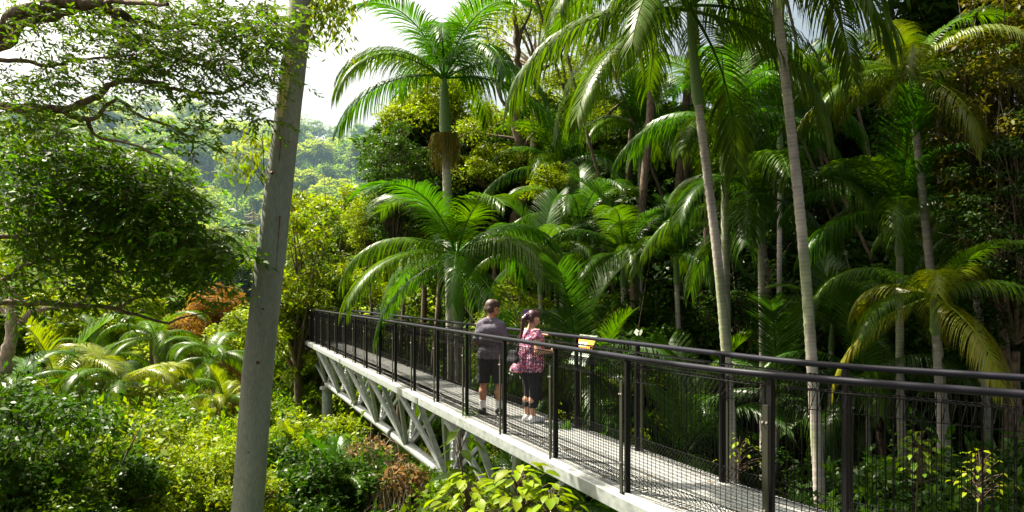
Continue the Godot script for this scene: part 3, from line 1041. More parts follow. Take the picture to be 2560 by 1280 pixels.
	# the columns
	for q in [[first + 0.05, 0.2], [last + 0.2, 0.2]]:
		var p := at_way(q[0], 0, D - 0.16)
		var c := Buf.new()
		var g := gh(p.x, p.z) - 0.5
		c.rod(p, Vector3(p.x, g, p.z), q[1], 18, Color.WHITE)
		c.rod(p + Vector3(0, 0.05, 0), p - Vector3(0, 0.06, 0), q[1] + 0.09, 18, Color.WHITE)
		part("column", c.done(), M.steel, tr)
	for q in [1.0]:
		for side in [-0.5, 0.5]:
			var p := at_way(q, side, -0.16)
			var c := Buf.new()
			c.bar(p, at_way(q + 2.4, side * 0.2, -2.6), 0.11, 0.11, Vector3(0.9, 0, -0.35))
			part("prop", c.done(), M.steel, tr)
		var p2 := at_way(q + 2.4, 0, -2.55)
		var c2 := Buf.new()
		c2.rod(p2, Vector3(p2.x, gh(p2.x, p2.z) - 0.5, p2.z), 0.14, 14, Color.WHITE)
		part("column", c2.done(), M.steel, tr)

func sign_board() -> void:
	var s := 10.55
	var a := at_way(s, 0.78, 0)
	var d := (at_way(s + 0.2, 0.78, 0) - at_way(s - 0.2, 0.78, 0)).normalized()
	var r := d.cross(Vector3.UP)
	var o := thing("information_sign", "tilted information board with orange title band behind the far handrail", "sign", a)
	var up := (Vector3.UP * 0.9 + r * 0.42).normalized()
	var nn := d.cross(up).normalized()
	if nn.dot(-r) < 0: nn = -nn
	var w := 0.29
	var c0 := Vector3(0, 1.08, 0) 
	plate(o, c0, d, up, nn, w, "backing_panel", M.steel_dark, -1.0, 1.0, -1.0, 1.0, 0.0)
	plate(o, c0, d, up, nn, w, "photo_strip", M.sign_photo, -0.97, 0.97, 0.78, 0.97, 0.006)
	plate(o, c0, d, up, nn, w, "orange_band", M.orange, -0.97, 0.97, 0.0, 0.78, 0.006)
	plate(o, c0, d, up, nn, w, "text_panel", M.sign_text, -0.97, 0.97, -0.97, 0.0, 0.006)
	# the title: two words too small to read
	var b := Buf.new()
	var x := -0.75
	for k in 13:
		if k == 8:
			x += 0.05
			continue
		b.box(c0 + d * (-(x) * w) + up * (0.36 * 0.24) + nn * 0.011, d * 0.012, up * (0.03 if k % 3 else 0.036), d.cross(up) * 0.001, Color.WHITE)
		x += 0.085
	part("lettering", b.done(), M.white_paint, o)
	for e in [-0.25, 0.25]:
		var c := Buf.new()
		c.bar(d * e + Vector3(0, -0.6, 0) + r * 0.03, d * e + Vector3(0, 1.15, 0) + r * 0.03, 0.05, 0.05, r)
		part("post", c.done(), M.post, o)

func plate(o: Node3D, c0: Vector3, d: Vector3, up: Vector3, nn: Vector3, w: float, called: String, mat: Material, x0: float, x1: float, y0: float, y1: float, lift: float) -> void:
	var b := Buf.new()
	b.box(c0 + d * (-(x0 + x1) / 2 * w) + up * ((y0 + y1) / 2 * 0.24) + nn * lift, d * absf(x1 - x0) / 2 * w, up * (y1 - y0) / 2 * 0.24, d.cross(up) * 0.003)
	part(called, b.done(), mat, o)

func materials() -> void:
	M.skin = plain(0.42, 0.2, 0.12, 0.55)
	M.skin_fair = plain(0.5, 0.29, 0.2, 0.5)
	M.shirt = plain(0.1, 0.09, 0.125, 0.9)
	M.black_cloth = plain(0.012, 0.013, 0.02, 0.85)
	M.white_cloth = plain(0.7, 0.7, 0.74, 0.8)
	M.dark_shoe = plain(0.02, 0.02, 0.022, 0.6)
	M.brown_hair = plain(0.05, 0.024, 0.011, 0.6)
	M.red_hair = plain(0.05, 0.012, 0.012, 0.42)
	M.purple = plain(0.2, 0.02, 0.3, 0.7)
	M.floral = plain(0.9, 0.9, 0.9, 0.8)
	M.grating = plain(0.52, 0.53, 0.52, 0.5, 0.1)
	var st := ramp_tex(3, 0.012, [[0.2, 0.2, 0.225, 0.22], [0.5, 0.29, 0.315, 0.31], [0.75, 0.35, 0.37, 0.365]])
	M.steel = textured(st, Vector3(0.9, 0.9, 0.9), 0.5)
	M.steel.metallic = 0.15
	M.steel_dark = plain(0.16, 0.18, 0.17, 0.5, 0.2)
	M.post = plain(0.009, 0.009, 0.009, 0.5)
	M.clamp = plain(0.035, 0.036, 0.026, 0.45)
	M.wire = plain(0.004, 0.004, 0.004, 0.65)
	M.rail = plain(0.012, 0.012, 0.02, 0.42)
	M.steel_bolt = plain(0.6, 0.55, 0.52, 0.3, 0.6)
	M.orange = plain(0.85, 0.32, 0.012, 0.45)
	M.sign_photo = textured(ramp_tex(9, 0.03, [[0.3, 0.05, 0.09, 0.03], [0.5, 0.13, 0.2, 0.08], [0.66, 0.4, 0.45, 0.4]], 128), Vector3(3, 3, 3), 0.4)
	M.sign_text = plain(0.4, 0.5, 0.4, 0.5)
	M.white_paint = plain(0.8, 0.8, 0.8, 0.5)
	var gum := ramp_tex(21, 0.010, [[0.15, 0.19, 0.2, 0.16], [0.45, 0.235, 0.25, 0.205], [0.6, 0.25, 0.262, 0.22], [0.85, 0.29, 0.3, 0.26]], 1024)
	var gb := ramp_tex(22, 0.03, [[0.0, 0, 0, 0], [1.0, 1, 1, 1]], 512)
	M.gum = textured(gum, Vector3(2.6, 0.8, 2.6), 0.8, gb, 0.15)
	M.gum.vertex_color_use_as_albedo = true
	M.dead_frond = leafmat(0.2, 0.12, 0.05, 0.8, 0.6, Color(1, 0.8, 0.5))
	M.gum_patch = textured(ramp_tex(23, 0.02, [[0.2, 0.36, 0.27, 0.1], [0.6, 0.6, 0.5, 0.25], [0.9, 0.66, 0.56, 0.33]]), Vector3(1.5, 0.5, 1.5), 0.8)
	M.sap = plain(0.11, 0.035, 0.015, 0.6)
	M.palm_bark = plain(0.42, 0.385, 0.355, 0.85)
	M.crownshaft = plain(0.12, 0.2, 0.05, 0.45)
	M.tassel = leafmat(0.36, 0.3, 0.05, 0.7)
	M.bark = textured(ramp_tex(31, 0.02, [[0.2, 0.05, 0.035, 0.02], [0.6, 0.13, 0.09, 0.055], [0.9, 0.2, 0.15, 0.1]]), Vector3(1.2, 0.4, 1.2), 0.9, gb, 1.0)
	M.pale_bark = textured(ramp_tex(33, 0.02, [[0.2, 0.2, 0.15, 0.11], [0.6, 0.36, 0.28, 0.22], [0.9, 0.5, 0.42, 0.36]]), Vector3(1.2, 0.4, 1.2), 0.8, gb, 0.6)
	M.twig = plain(0.085, 0.05, 0.03, 0.85)
	M.dead = plain(0.42, 0.33, 0.22, 0.9)
	M.soil = textured(ramp_tex(41, 0.02, [[0.2, 0.015, 0.014, 0.007], [0.5, 0.04, 0.032, 0.016], [0.8, 0.07, 0.06, 0.025]], 1024), Vector3(0.25, 0.25, 0.25), 0.95, gb, 4.0)
	for k in ["post", "rail", "wire", "clamp"]:
		M[k].metallic_specular = 0.25
	# leaves: r g b for one leaf in daylight, about 0.7 of it on average
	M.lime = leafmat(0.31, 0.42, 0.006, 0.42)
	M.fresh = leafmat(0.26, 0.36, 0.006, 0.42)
	M.green = leafmat(0.13, 0.23, 0.006, 0.4)
	M.near_leaf = leafmat(0.13, 0.25, 0.005, 0.45)
	M.near_dark = leafmat(0.1, 0.22, 0.006, 0.42)
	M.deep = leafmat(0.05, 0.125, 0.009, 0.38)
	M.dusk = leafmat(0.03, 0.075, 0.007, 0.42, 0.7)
	M.olive = leafmat(0.17, 0.17, 0.01, 0.45)
	M.rust = leafmat(0.38, 0.2, 0.05, 0.6)
	M.brown = leafmat(0.2, 0.11, 0.03, 0.7, 0.6)
	M.blue_green = leafmat(0.09, 0.19, 0.03, 0.5)
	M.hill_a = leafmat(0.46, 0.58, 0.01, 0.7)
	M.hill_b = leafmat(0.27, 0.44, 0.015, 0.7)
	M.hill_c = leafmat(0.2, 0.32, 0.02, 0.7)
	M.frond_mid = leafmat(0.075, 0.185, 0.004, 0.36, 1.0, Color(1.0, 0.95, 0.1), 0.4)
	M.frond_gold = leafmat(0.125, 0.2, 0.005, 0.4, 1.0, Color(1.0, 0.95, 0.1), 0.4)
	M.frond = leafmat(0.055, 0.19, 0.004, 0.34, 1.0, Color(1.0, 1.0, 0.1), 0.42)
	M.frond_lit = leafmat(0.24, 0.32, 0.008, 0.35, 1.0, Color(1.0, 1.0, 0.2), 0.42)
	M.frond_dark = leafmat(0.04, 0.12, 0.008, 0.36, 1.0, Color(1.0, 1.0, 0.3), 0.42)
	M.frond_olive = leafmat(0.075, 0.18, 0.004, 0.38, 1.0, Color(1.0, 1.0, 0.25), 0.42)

func ground() -> void:
	var b := Buf.new()
	var xs := PackedFloat32Array()
	var zs := PackedFloat32Array()
	for i in 101:
		var t := i / 50.0 - 1.0
		xs.append(-10.0 + 330.0 * signf(t) * pow(absf(t), 1.7))
	for j in 101:
		zs.append(30.0 - 430.0 * pow(j / 100.0, 1.6))
	for j in 101:
		for i in 101:
			var x := xs[i]
			var z := zs[j]
			b.v.append(Vector3(x, gh(x, z), z))
			var e := 0.5
			b.n.append(Vector3(gh(x - e, z) - gh(x + e, z), 2 * e, gh(x, z - e) - gh(x, z + e)).normalized())
			b.c.append(Color.WHITE)
	for j in 100:
		for i in 100:
			var a := j * 101 + i
			b.f.append(a); b.f.append(a + 101); b.f.append(a + 1)
			b.f.append(a + 1); b.f.append(a + 101); b.f.append(a + 102)
	var o := MeshInstance3D.new()
	o.name = "ground"
	o.mesh = b.done()
	o.material_override = M.soil
	o.set_meta("kind", "structure")
	add_child(o)

func scatter(called: String, label: String, mesh: Mesh, mat: Material, places: Array) -> void:
	var mm := MultiMesh.new()
	mm.transform_format = MultiMesh.TRANSFORM_3D
	mm.mesh = mesh
	mm.instance_count = places.size()
	for i in places.size():
		mm.set_instance_transform(i, places[i])
	var o := MultiMeshInstance3D.new()
	o.name = numbered(called)
	o.multimesh = mm
	o.material_override = mat
	add_child(o)
	meta(o, label, "undergrowth", "", "stuff")

func undergrowth() -> void:
	var b := Buf.new()
	for i in 240:
		var a := rnd(0, TAU)
		var r := sqrt(rng.randf()) * 0.8
		var p := Vector3(cos(a) * r, rnd(0.05, 0.65) * (1.1 - r), sin(a) * r)
		var d := (Vector3(cos(a), rnd(-0.2, 0.6), sin(a)) + rdir() * 0.6).normalized()
		var s := d.cross(Vector3.UP + rdir() * 0.5).normalized()
		b.leaf(p, d, s, rnd(0.14, 0.3), rnd(0.06, 0.13), tone())
	var m := b.done()
	var pools := {"undergrowth_lit": [], "undergrowth_shaded": [], "undergrowth_far": []}
	for i in 2600:
		var d := 5.0 + 75.0 * pow(rng.randf(), 1.3)
		var x := rnd(-0.75, 0.8) * d + rnd(-3, 3)
		var s := rnd(0.8, 2.0) * (1.0 + d * 0.012)
		var t := Transform3D(Basis(Vector3.UP, rnd(0, TAU)) * Basis.from_scale(Vector3(s, s * rnd(0.7, 1.3), s)), Vector3(x, gh(x, -d) - 0.1, -d))
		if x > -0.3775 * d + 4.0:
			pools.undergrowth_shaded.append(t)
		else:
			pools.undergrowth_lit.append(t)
	for i in 4200:
		var d := rnd(70.0, 250.0)
		var x := rnd(-0.8, 0.4) * d
		var s := rnd(2.5, 5.0)
		pools.undergrowth_far.append(Transform3D(Basis(Vector3.UP, rnd(0, TAU)) * Basis.from_scale(Vector3(s, s, s)), Vector3(x, gh(x, -d) - 0.2, -d)))
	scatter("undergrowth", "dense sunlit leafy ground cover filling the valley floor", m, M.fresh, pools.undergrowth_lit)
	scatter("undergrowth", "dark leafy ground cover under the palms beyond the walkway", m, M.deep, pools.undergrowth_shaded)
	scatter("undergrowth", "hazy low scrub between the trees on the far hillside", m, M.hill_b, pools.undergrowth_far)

func hillside() -> void:
	var n := 0
	for row in 17:
		var d := 82.0 + row * 10.0
		var cnt := 11 + row / 2
		for k in cnt:
			var x: float = lerpf(-0.78, 0.12, (k + rnd(0.1, 0.9)) / cnt) * d
			var dd := d + rnd(-5, 5)
			var z := -dd
			var top := row >= 15
			var kind: String = ["hill_a", "hill_b", "hill_a", "hill_c"][rng.randi() % 4]
			if top: kind = ["hill_c", "hill_c", "hill_b"][rng.randi() % 3]
			var sc := rnd(0.8, 1.35)
			var hgt := rnd(3.0, 6.5) * sc
			if top: hgt += rnd(0.5, 6)
			var mt: Material = [M.hill_a, M.hill_b, M.hill_c, M.hill_a][rng.randi() % 4]
			var lab := "rounded hazy gum tree in the forest on the far hillside"
			var grp := "trees covering the far hillside"
			if top:
				lab = "thin hazy gum tree standing out on the far ridge line"
				grp = "trees along the far ridge line"
			tree("hillside_tree", kind, lab, "tree", grp, Vector3(x, gh(x, z) + hgt, z), sc, mt, M.pale_bark, 0.22)

func foot_of(top: Vector3, dx := 0.0, dz := 0.0) -> Vector3:
	return Vector3(top.x + dx, gh(top.x + dx, top.z + dz) - 0.1, top.z + dz)

func at_trees() -> void:
	# name, mesh, label, category, group, x, y, distance, size, leaves, bark
	var vt := "bushy tree crowded on the valley floor below the hillside"
	var g1 := "trees on the valley floor"
	for q in [
		["tree", "tree_c", "orange brown tree in flower beyond the left valley palms", "tree", "", 545, 800, 62, 1.0, "rust", "bark"],
		["tree", "tree_c", "small orange tree beside the taller orange brown tree", "tree", "", 480, 830, 66, 0.7, "rust", "bark"],
		["tree", "tree_a", "yellow green tree behind the thin lower boughs", "tree", "", 250, 810, 56, 1.3, "lime", "bark"],
		["tree", "tree_b", vt, "tree", g1, 120, 840, 60, 1.2, "green", "bark"],
		["tree", "tree_c", vt, "tree", g1, 380, 775, 70, 1.4, "green", "bark"],
		["tree", "tree_a", vt, "tree", g1, 60, 760, 75, 1.4, "fresh", "bark"],
		["tree", "tree_b", vt, "tree", g1, 460, 720, 80, 1.5, "deep", "bark"],
		["tree", "tree_b", vt, "tree", g1, 640, 720, 84, 1.4, "blue_green", "bark"],
		["tree", "tree_a", vt, "tree", g1, 560, 690, 88, 1.4, "blue_green", "bark"],
		["tree", "tree_a", vt, "tree", g1, 300, 720, 84, 1.5, "green", "bark"],
		["tree", "tree_c", vt, "tree", g1, 720, 660, 86, 1.5, "hill_c", "bark"],
		["tree", "tree_b", vt, "tree", g1, 180, 700, 85, 1.5, "hill_b", "bark"],
		["tree", "tree_b", vt, "tree", g1, -60, 800, 60, 1.6, "green", "bark"],
		["tree", "tree_c", vt, "tree", g1, -40, 700, 85, 1.8, "hill_b", "bark"],
		["tree", "tree_c", "small round bush tree glowing behind the tall grey trunk", "tree", "", 655, 850, 44, 0.9, "fresh", "bark"],
		["tree", "tree_a", "bright yellow green tree above the far end of the walkway", "tree", "", 830, 590, 50, 1.05, "lime", "bark"],
		["tree", "tree_b", "pale green tree behind the bright tree above the walkway end", "tree", "", 890, 640, 54, 1.0, "fresh", "bark"],
		["tree", "slim", "slender light green tree with visible stem between grey trunk and walkway", "tree", "", 742, 765, 33, 1.15, "fresh", "bark"],
		["tree", "slim", "dark green slender tree close behind the end of the walkway", "tree", "", 800, 740, 39, 1.3, "green", "bark"],
		["tree", "tree_c", "low yellow green tree under the drooping palm fronds at the walkway end", "tree", "", 860, 745, 42, 0.8, "lime", "bark"],
		["tree", "slim", "leafy sapling tree beneath the end of the walkway", "tree", "", 770, 920, 38, 1.2, "green", "bark"],
		["vine_covered_tree", "wall_b", "tall tree cloaked in dark vines beyond the central palm", "tree", "", 985, 470, 33, 0.62, "deep", "bark"],
		["vine_covered_tree", "wall_a", "yellow green vine curtain on the edge of the vine cloaked tree", "tree", "", 925, 560, 34, 0.34, "lime", "bark"],
		["tree", "tree_a", "rounded dark green tree behind the vine cloaked tree", "tree", "", 1050, 410, 40, 0.95, "deep", "bark"],
		["tree", "tree_c", "golden green tree crown glowing behind the flower tassels of the central palm", "tree", "", 1090, 300, 38, 0.85, "lime", "bark"],
		["tree", "tree_b", "mid green tree just below the golden crown behind the central palm", "tree", "", 1010, 560, 36, 0.55, "fresh", "bark"],
		["tree", "tree_b", "shaded tree behind the lower central palm", "tree", "", 1180, 480, 36, 0.9, "dusk", "bark"],
		["tree", "tree_c", "light green tree between the central palm and bare branching tree", "tree", "", 1235, 440, 34, 0.55, "fresh", "bark"],
		["tree", "tree_c", "small pale crown lit in front of the bare branching tree", "tree", "", 1400, 480, 31, 0.45, "lime", "bark"],
		["tree", "tree_a", "broad shaded tree behind the bare branching tree", "tree", "", 1330, 380, 44, 1.0, "green", "bark"],
		["tree", "airy", "airy high crown against the sky above the bare branching tree", "tree", "", 1340, 90, 42, 1.2, "fresh", "pale_bark"],
		["tree", "airy", "airy spreading crown between the high crown and drooping palm", "tree", "", 1480, 240, 42, 1.2, "lime", "pale_bark"],
		["tree", "tree_a", "tall green tree behind the drooping palm fronds", "tree", "", 1560, 420, 42, 1.3, "green", "bark"],
		["tree", "tree_b", "deep green tree in the middle of the palm grove", "tree", "", 1700, 480, 40, 1.3, "deep", "bark"],
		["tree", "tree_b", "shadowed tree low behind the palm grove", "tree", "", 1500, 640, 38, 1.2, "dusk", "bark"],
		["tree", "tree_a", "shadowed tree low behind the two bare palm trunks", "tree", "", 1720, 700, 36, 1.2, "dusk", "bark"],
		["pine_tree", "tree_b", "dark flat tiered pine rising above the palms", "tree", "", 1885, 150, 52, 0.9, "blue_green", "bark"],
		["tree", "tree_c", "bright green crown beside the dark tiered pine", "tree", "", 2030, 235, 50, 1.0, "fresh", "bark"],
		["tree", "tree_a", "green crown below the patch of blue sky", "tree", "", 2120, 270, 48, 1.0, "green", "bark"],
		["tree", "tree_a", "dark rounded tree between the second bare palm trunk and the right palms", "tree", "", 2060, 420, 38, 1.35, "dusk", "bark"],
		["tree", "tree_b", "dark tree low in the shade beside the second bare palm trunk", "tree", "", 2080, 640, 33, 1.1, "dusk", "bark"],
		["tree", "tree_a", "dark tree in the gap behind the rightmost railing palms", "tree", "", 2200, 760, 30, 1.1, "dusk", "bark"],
		["tree", "tree_c", "yellow leaved tree behind the leaning palm trunks", "tree", "", 2345, 240, 30, 0.6, "lime", "bark"],
		["tree", "tree_b", "shaded green tree behind the leaning palm trunks", "tree", "", 2330, 480, 32, 1.1, "deep", "bark"],
		["tree", "tree_a", "tall dark tree above the two leaning palms", "tree", "", 2420, 120, 34, 1.2, "deep", "bark"],
		["vine_covered_tree", "wall_b", "vine smothered tree with brownish leaves at the picture's right edge", "tree", "", 2500, 330, 17, 0.62, "olive", "bark"],
		["vine_covered_tree", "wall_b", "dark vine tower beside the brownish vine smothered tree", "tree", "", 2540, 560, 16, 0.5, "dusk", "bark"],
		["vine_covered_tree", "wall_a", "vine curtain low behind the small bright palm", "tree", "", 2470, 800, 21, 0.45, "deep", "bark"],
		["vine_covered_tree", "wall_a", "dense vine curtain standing past the right end of the handrail", "tree", "", 2720, 500, 18, 0.8, "dusk", "bark"],
	]:
		tree(q[0], q[1], near_label("bushy valley tree", q[5], q[6]) if q[2] == vt else q[2], q[3], q[4], P(q[5], q[6], q[7]), q[8], M[q[9]], M[q[10]], 0.16 * q[8] + 0.04)
	# tall canopy whose crowns are above the frame and shade the grove
	for i in 17:
		var d := rnd(27, 44)
		var p := Vector3(rnd(4.0, 26.0), rnd(20.0, 24.0), -d)
		tree("canopy_tree", ["tree_a", "tree_b"][i % 2], "tall dark stemmed canopy tree rising out of the top of the palm grove", "tree", "tall canopy trees over the palm grove", p, rnd(1.3, 1.8), M.green, M.bark, 0.2)
	for i in 10:
		var p := Vector3(rnd(-2.0, 10.0), rnd(21.5, 24.0), -rnd(28.0, 35.0))
		tree("canopy_tree", ["tree_a", "tree_b"][i % 2], "tall dark stemmed canopy tree rising out of the top of the palm grove", "tree", "tall canopy trees over the palm grove", p, rnd(1.3, 1.6), M.green, M.bark, 0.08, Vector3(-rnd(6, 10), 0, rnd(0, 4)))
	# the forest that goes on behind
	for i in 34:
		var d := rnd(44, 75)
		var px := rnd(1080, 2900)
		var p := P(px, 0, d)
		var lowest := 330.0 if px < 1520.0 else (250.0 if px > 1980.0 and px < 2190.0 else -200.0)
		p.y = minf(gh(p.x, p.z) + rnd(6, 15), P(px, lowest, d).y - 3.0)
		tree("forest_tree", ["tree_a", "tree_b", "wall_a"][i % 3], "dark green tree deep in the forest behind the palms", "tree", "trees deep in the forest behind the palms", p, rnd(1.1, 1.7), [M.deep, M.green, M.dusk][i % 3], M.bark, 0.25)

var told := {}

# A label by the landmark that stands closest in the photograph.
func near_label(what: String, x: float, y: float) -> String:
	var marks := [["the tall grey trunk", 615, 1100], ["the rusty vine tangle", 925, 1215], ["the big bright valley palm", 150, 1000], ["the young lime palm", 560, 1030], ["the column under the walkway end", 820, 1000], ["the bottom picture edge", 350, 1290], ["the pale pinkish gum", 10, 900], ["the round truss chord", 980, 1110], ["the low spread valley palm", 390, 1010], ["the bottom corner of the picture", 30, 1290], ["the big leaved saplings", 1150, 1200], ["the orange brown tree", 545, 800], ["the shaggy valley palm", 390, 845], ["the yellow green valley tree", 250, 810], ["the tips of the lower boughs", 430, 700], ["the bare grey pine", 632, 560]]
	marks.sort_custom(func(a, b): return Vector2(a[1] - x, a[2] - y).length() < Vector2(b[1] - x, b[2] - y).length())
	for big in ["", "rounder ", "spreading ", "ragged "]:
		for m in marks.slice(0, 3):
			var dx: float = x - m[1]
			var dy: float = y - m[2]
			var rel := ("to the side of " if absf(dx) > 120 else "close beside ") if absf(dx) > absf(dy) else ("standing just below " if dy > 0 else "standing behind and above ")
			var t: String = big + what + " " + rel + m[0]
			if not told.has(t):
				told[t] = true
				return t
	return what

func bushes() -> void:
	var lab := {"fresh": "light green bush", "lime": "yellow green bush", "green": "mid green bush", "deep": "dark glossy bush", "olive": "olive brown bush"}
	for q in [
		["lime", 230, 1130, 17, 0.9], ["deep", 90, 1120, 18, 1.2], ["deep", 210, 1180, 15, 0.9], ["green", 420, 1170, 19, 1.0], ["lime", 480, 1230, 16, 0.9], ["fresh", 330, 1250, 14, 0.9],
		["deep", 60, 1260, 12, 0.9], ["fresh", 520, 1150, 22, 1.0], ["deep", 340, 1110, 24, 0.9], ["fresh", 90, 1130, 24, 0.9], ["lime", 230, 1120, 24, 0.9], ["fresh", 430, 1110, 28, 1.0], ["lime", 560, 1180, 18, 0.8],
		["lime", 560, 1110, 28, 1.0], ["olive", 600, 1010, 40, 1.1], ["fresh", 540, 1270, 13, 0.6], ["green", 160, 1290, 12, 0.8],
		["fresh", 770, 1150, 20, 1.0], ["deep", 720, 1190, 17, 1.0], ["lime", 720, 1110, 21, 0.6], ["green", 800, 1270, 18, 1.0], ["deep", 740, 1290, 15, 0.9], ["fresh", 700, 1150, 26, 0.9], ["green", 840, 1180, 25, 0.9], ["lime", 900, 1150, 34, 0.8], ["olive", 1010, 1160, 27, 0.7], ["deep", 1000, 1240, 24, 0.9], ["green", 690, 1040, 32, 1.0],
		["deep", 880, 1330, 15, 0.9], ["fresh", 640, 900, 46, 1.6], ["lime", 860, 1010, 42, 1.1], ["green", 960, 1030, 38, 1.2], ["deep", 1080, 1330, 18, 0.8], ["green", 1150, 1330, 14, 0.8], ["lime", 1080, 1240, 17, 0.5],
	]:
		var k: String = ["bush_a", "bush_b", "bush_c"][rng.randi() % 3]
		var p := P(q[1], q[2] + (45.0 if q[2] < 1250 else 10.0), q[3])
		tree("bush", k, near_label(lab[q[0]], q[1], q[2]), "bush", "bushes on the valley slope", p, q[4] * rnd(0.95, 1.15), M[q[0]], M.twig, 0.05)
	for q in [["", 120, 1190, 16], ["", 300, 1200, 15], ["", 400, 1250, 14], ["", 520, 1200, 17], ["", 180, 1090, 22], ["", 310, 1150, 20], ["", 470, 1130, 21], ["", 80, 1230, 13], ["", 740, 1180, 17], ["", 840, 1230, 15]]:
		var p := P(q[1], q[2], q[3])
		palm(near_label("little palm seedling", q[1], q[2]), "palm seedlings between the valley bushes", p, foot_of(p), rnd(0.8, 1.3), 7, M.frond_lit if q[1] % 3 else M.frond, 0.035, 0.25, 2, 5, rnd(0, TAU))
	# in the shade beyond the railings
	for i in 44:
		var d := rnd(11, 24)
		var px := rnd(1250, 2750)
		var p := P(px, 0, d)
		if p.x < -0.3775 * d + 6.6:
			continue
		p.y = gh(p.x, p.z) + rnd(0.4, 1.6)
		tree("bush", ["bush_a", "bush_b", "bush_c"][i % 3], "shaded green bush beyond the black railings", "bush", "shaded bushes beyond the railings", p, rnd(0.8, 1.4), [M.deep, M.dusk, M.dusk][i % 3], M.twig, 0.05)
	for q in [["bright bush glimpsed behind the woman's legs", 1420, 985, 19, 0.6, "lime"]]:
		tree("bush", "bush_a", q[0], "bush", "", P(q[1], q[2], q[3]), q[4], M[q[5]], M.twig, 0.04)

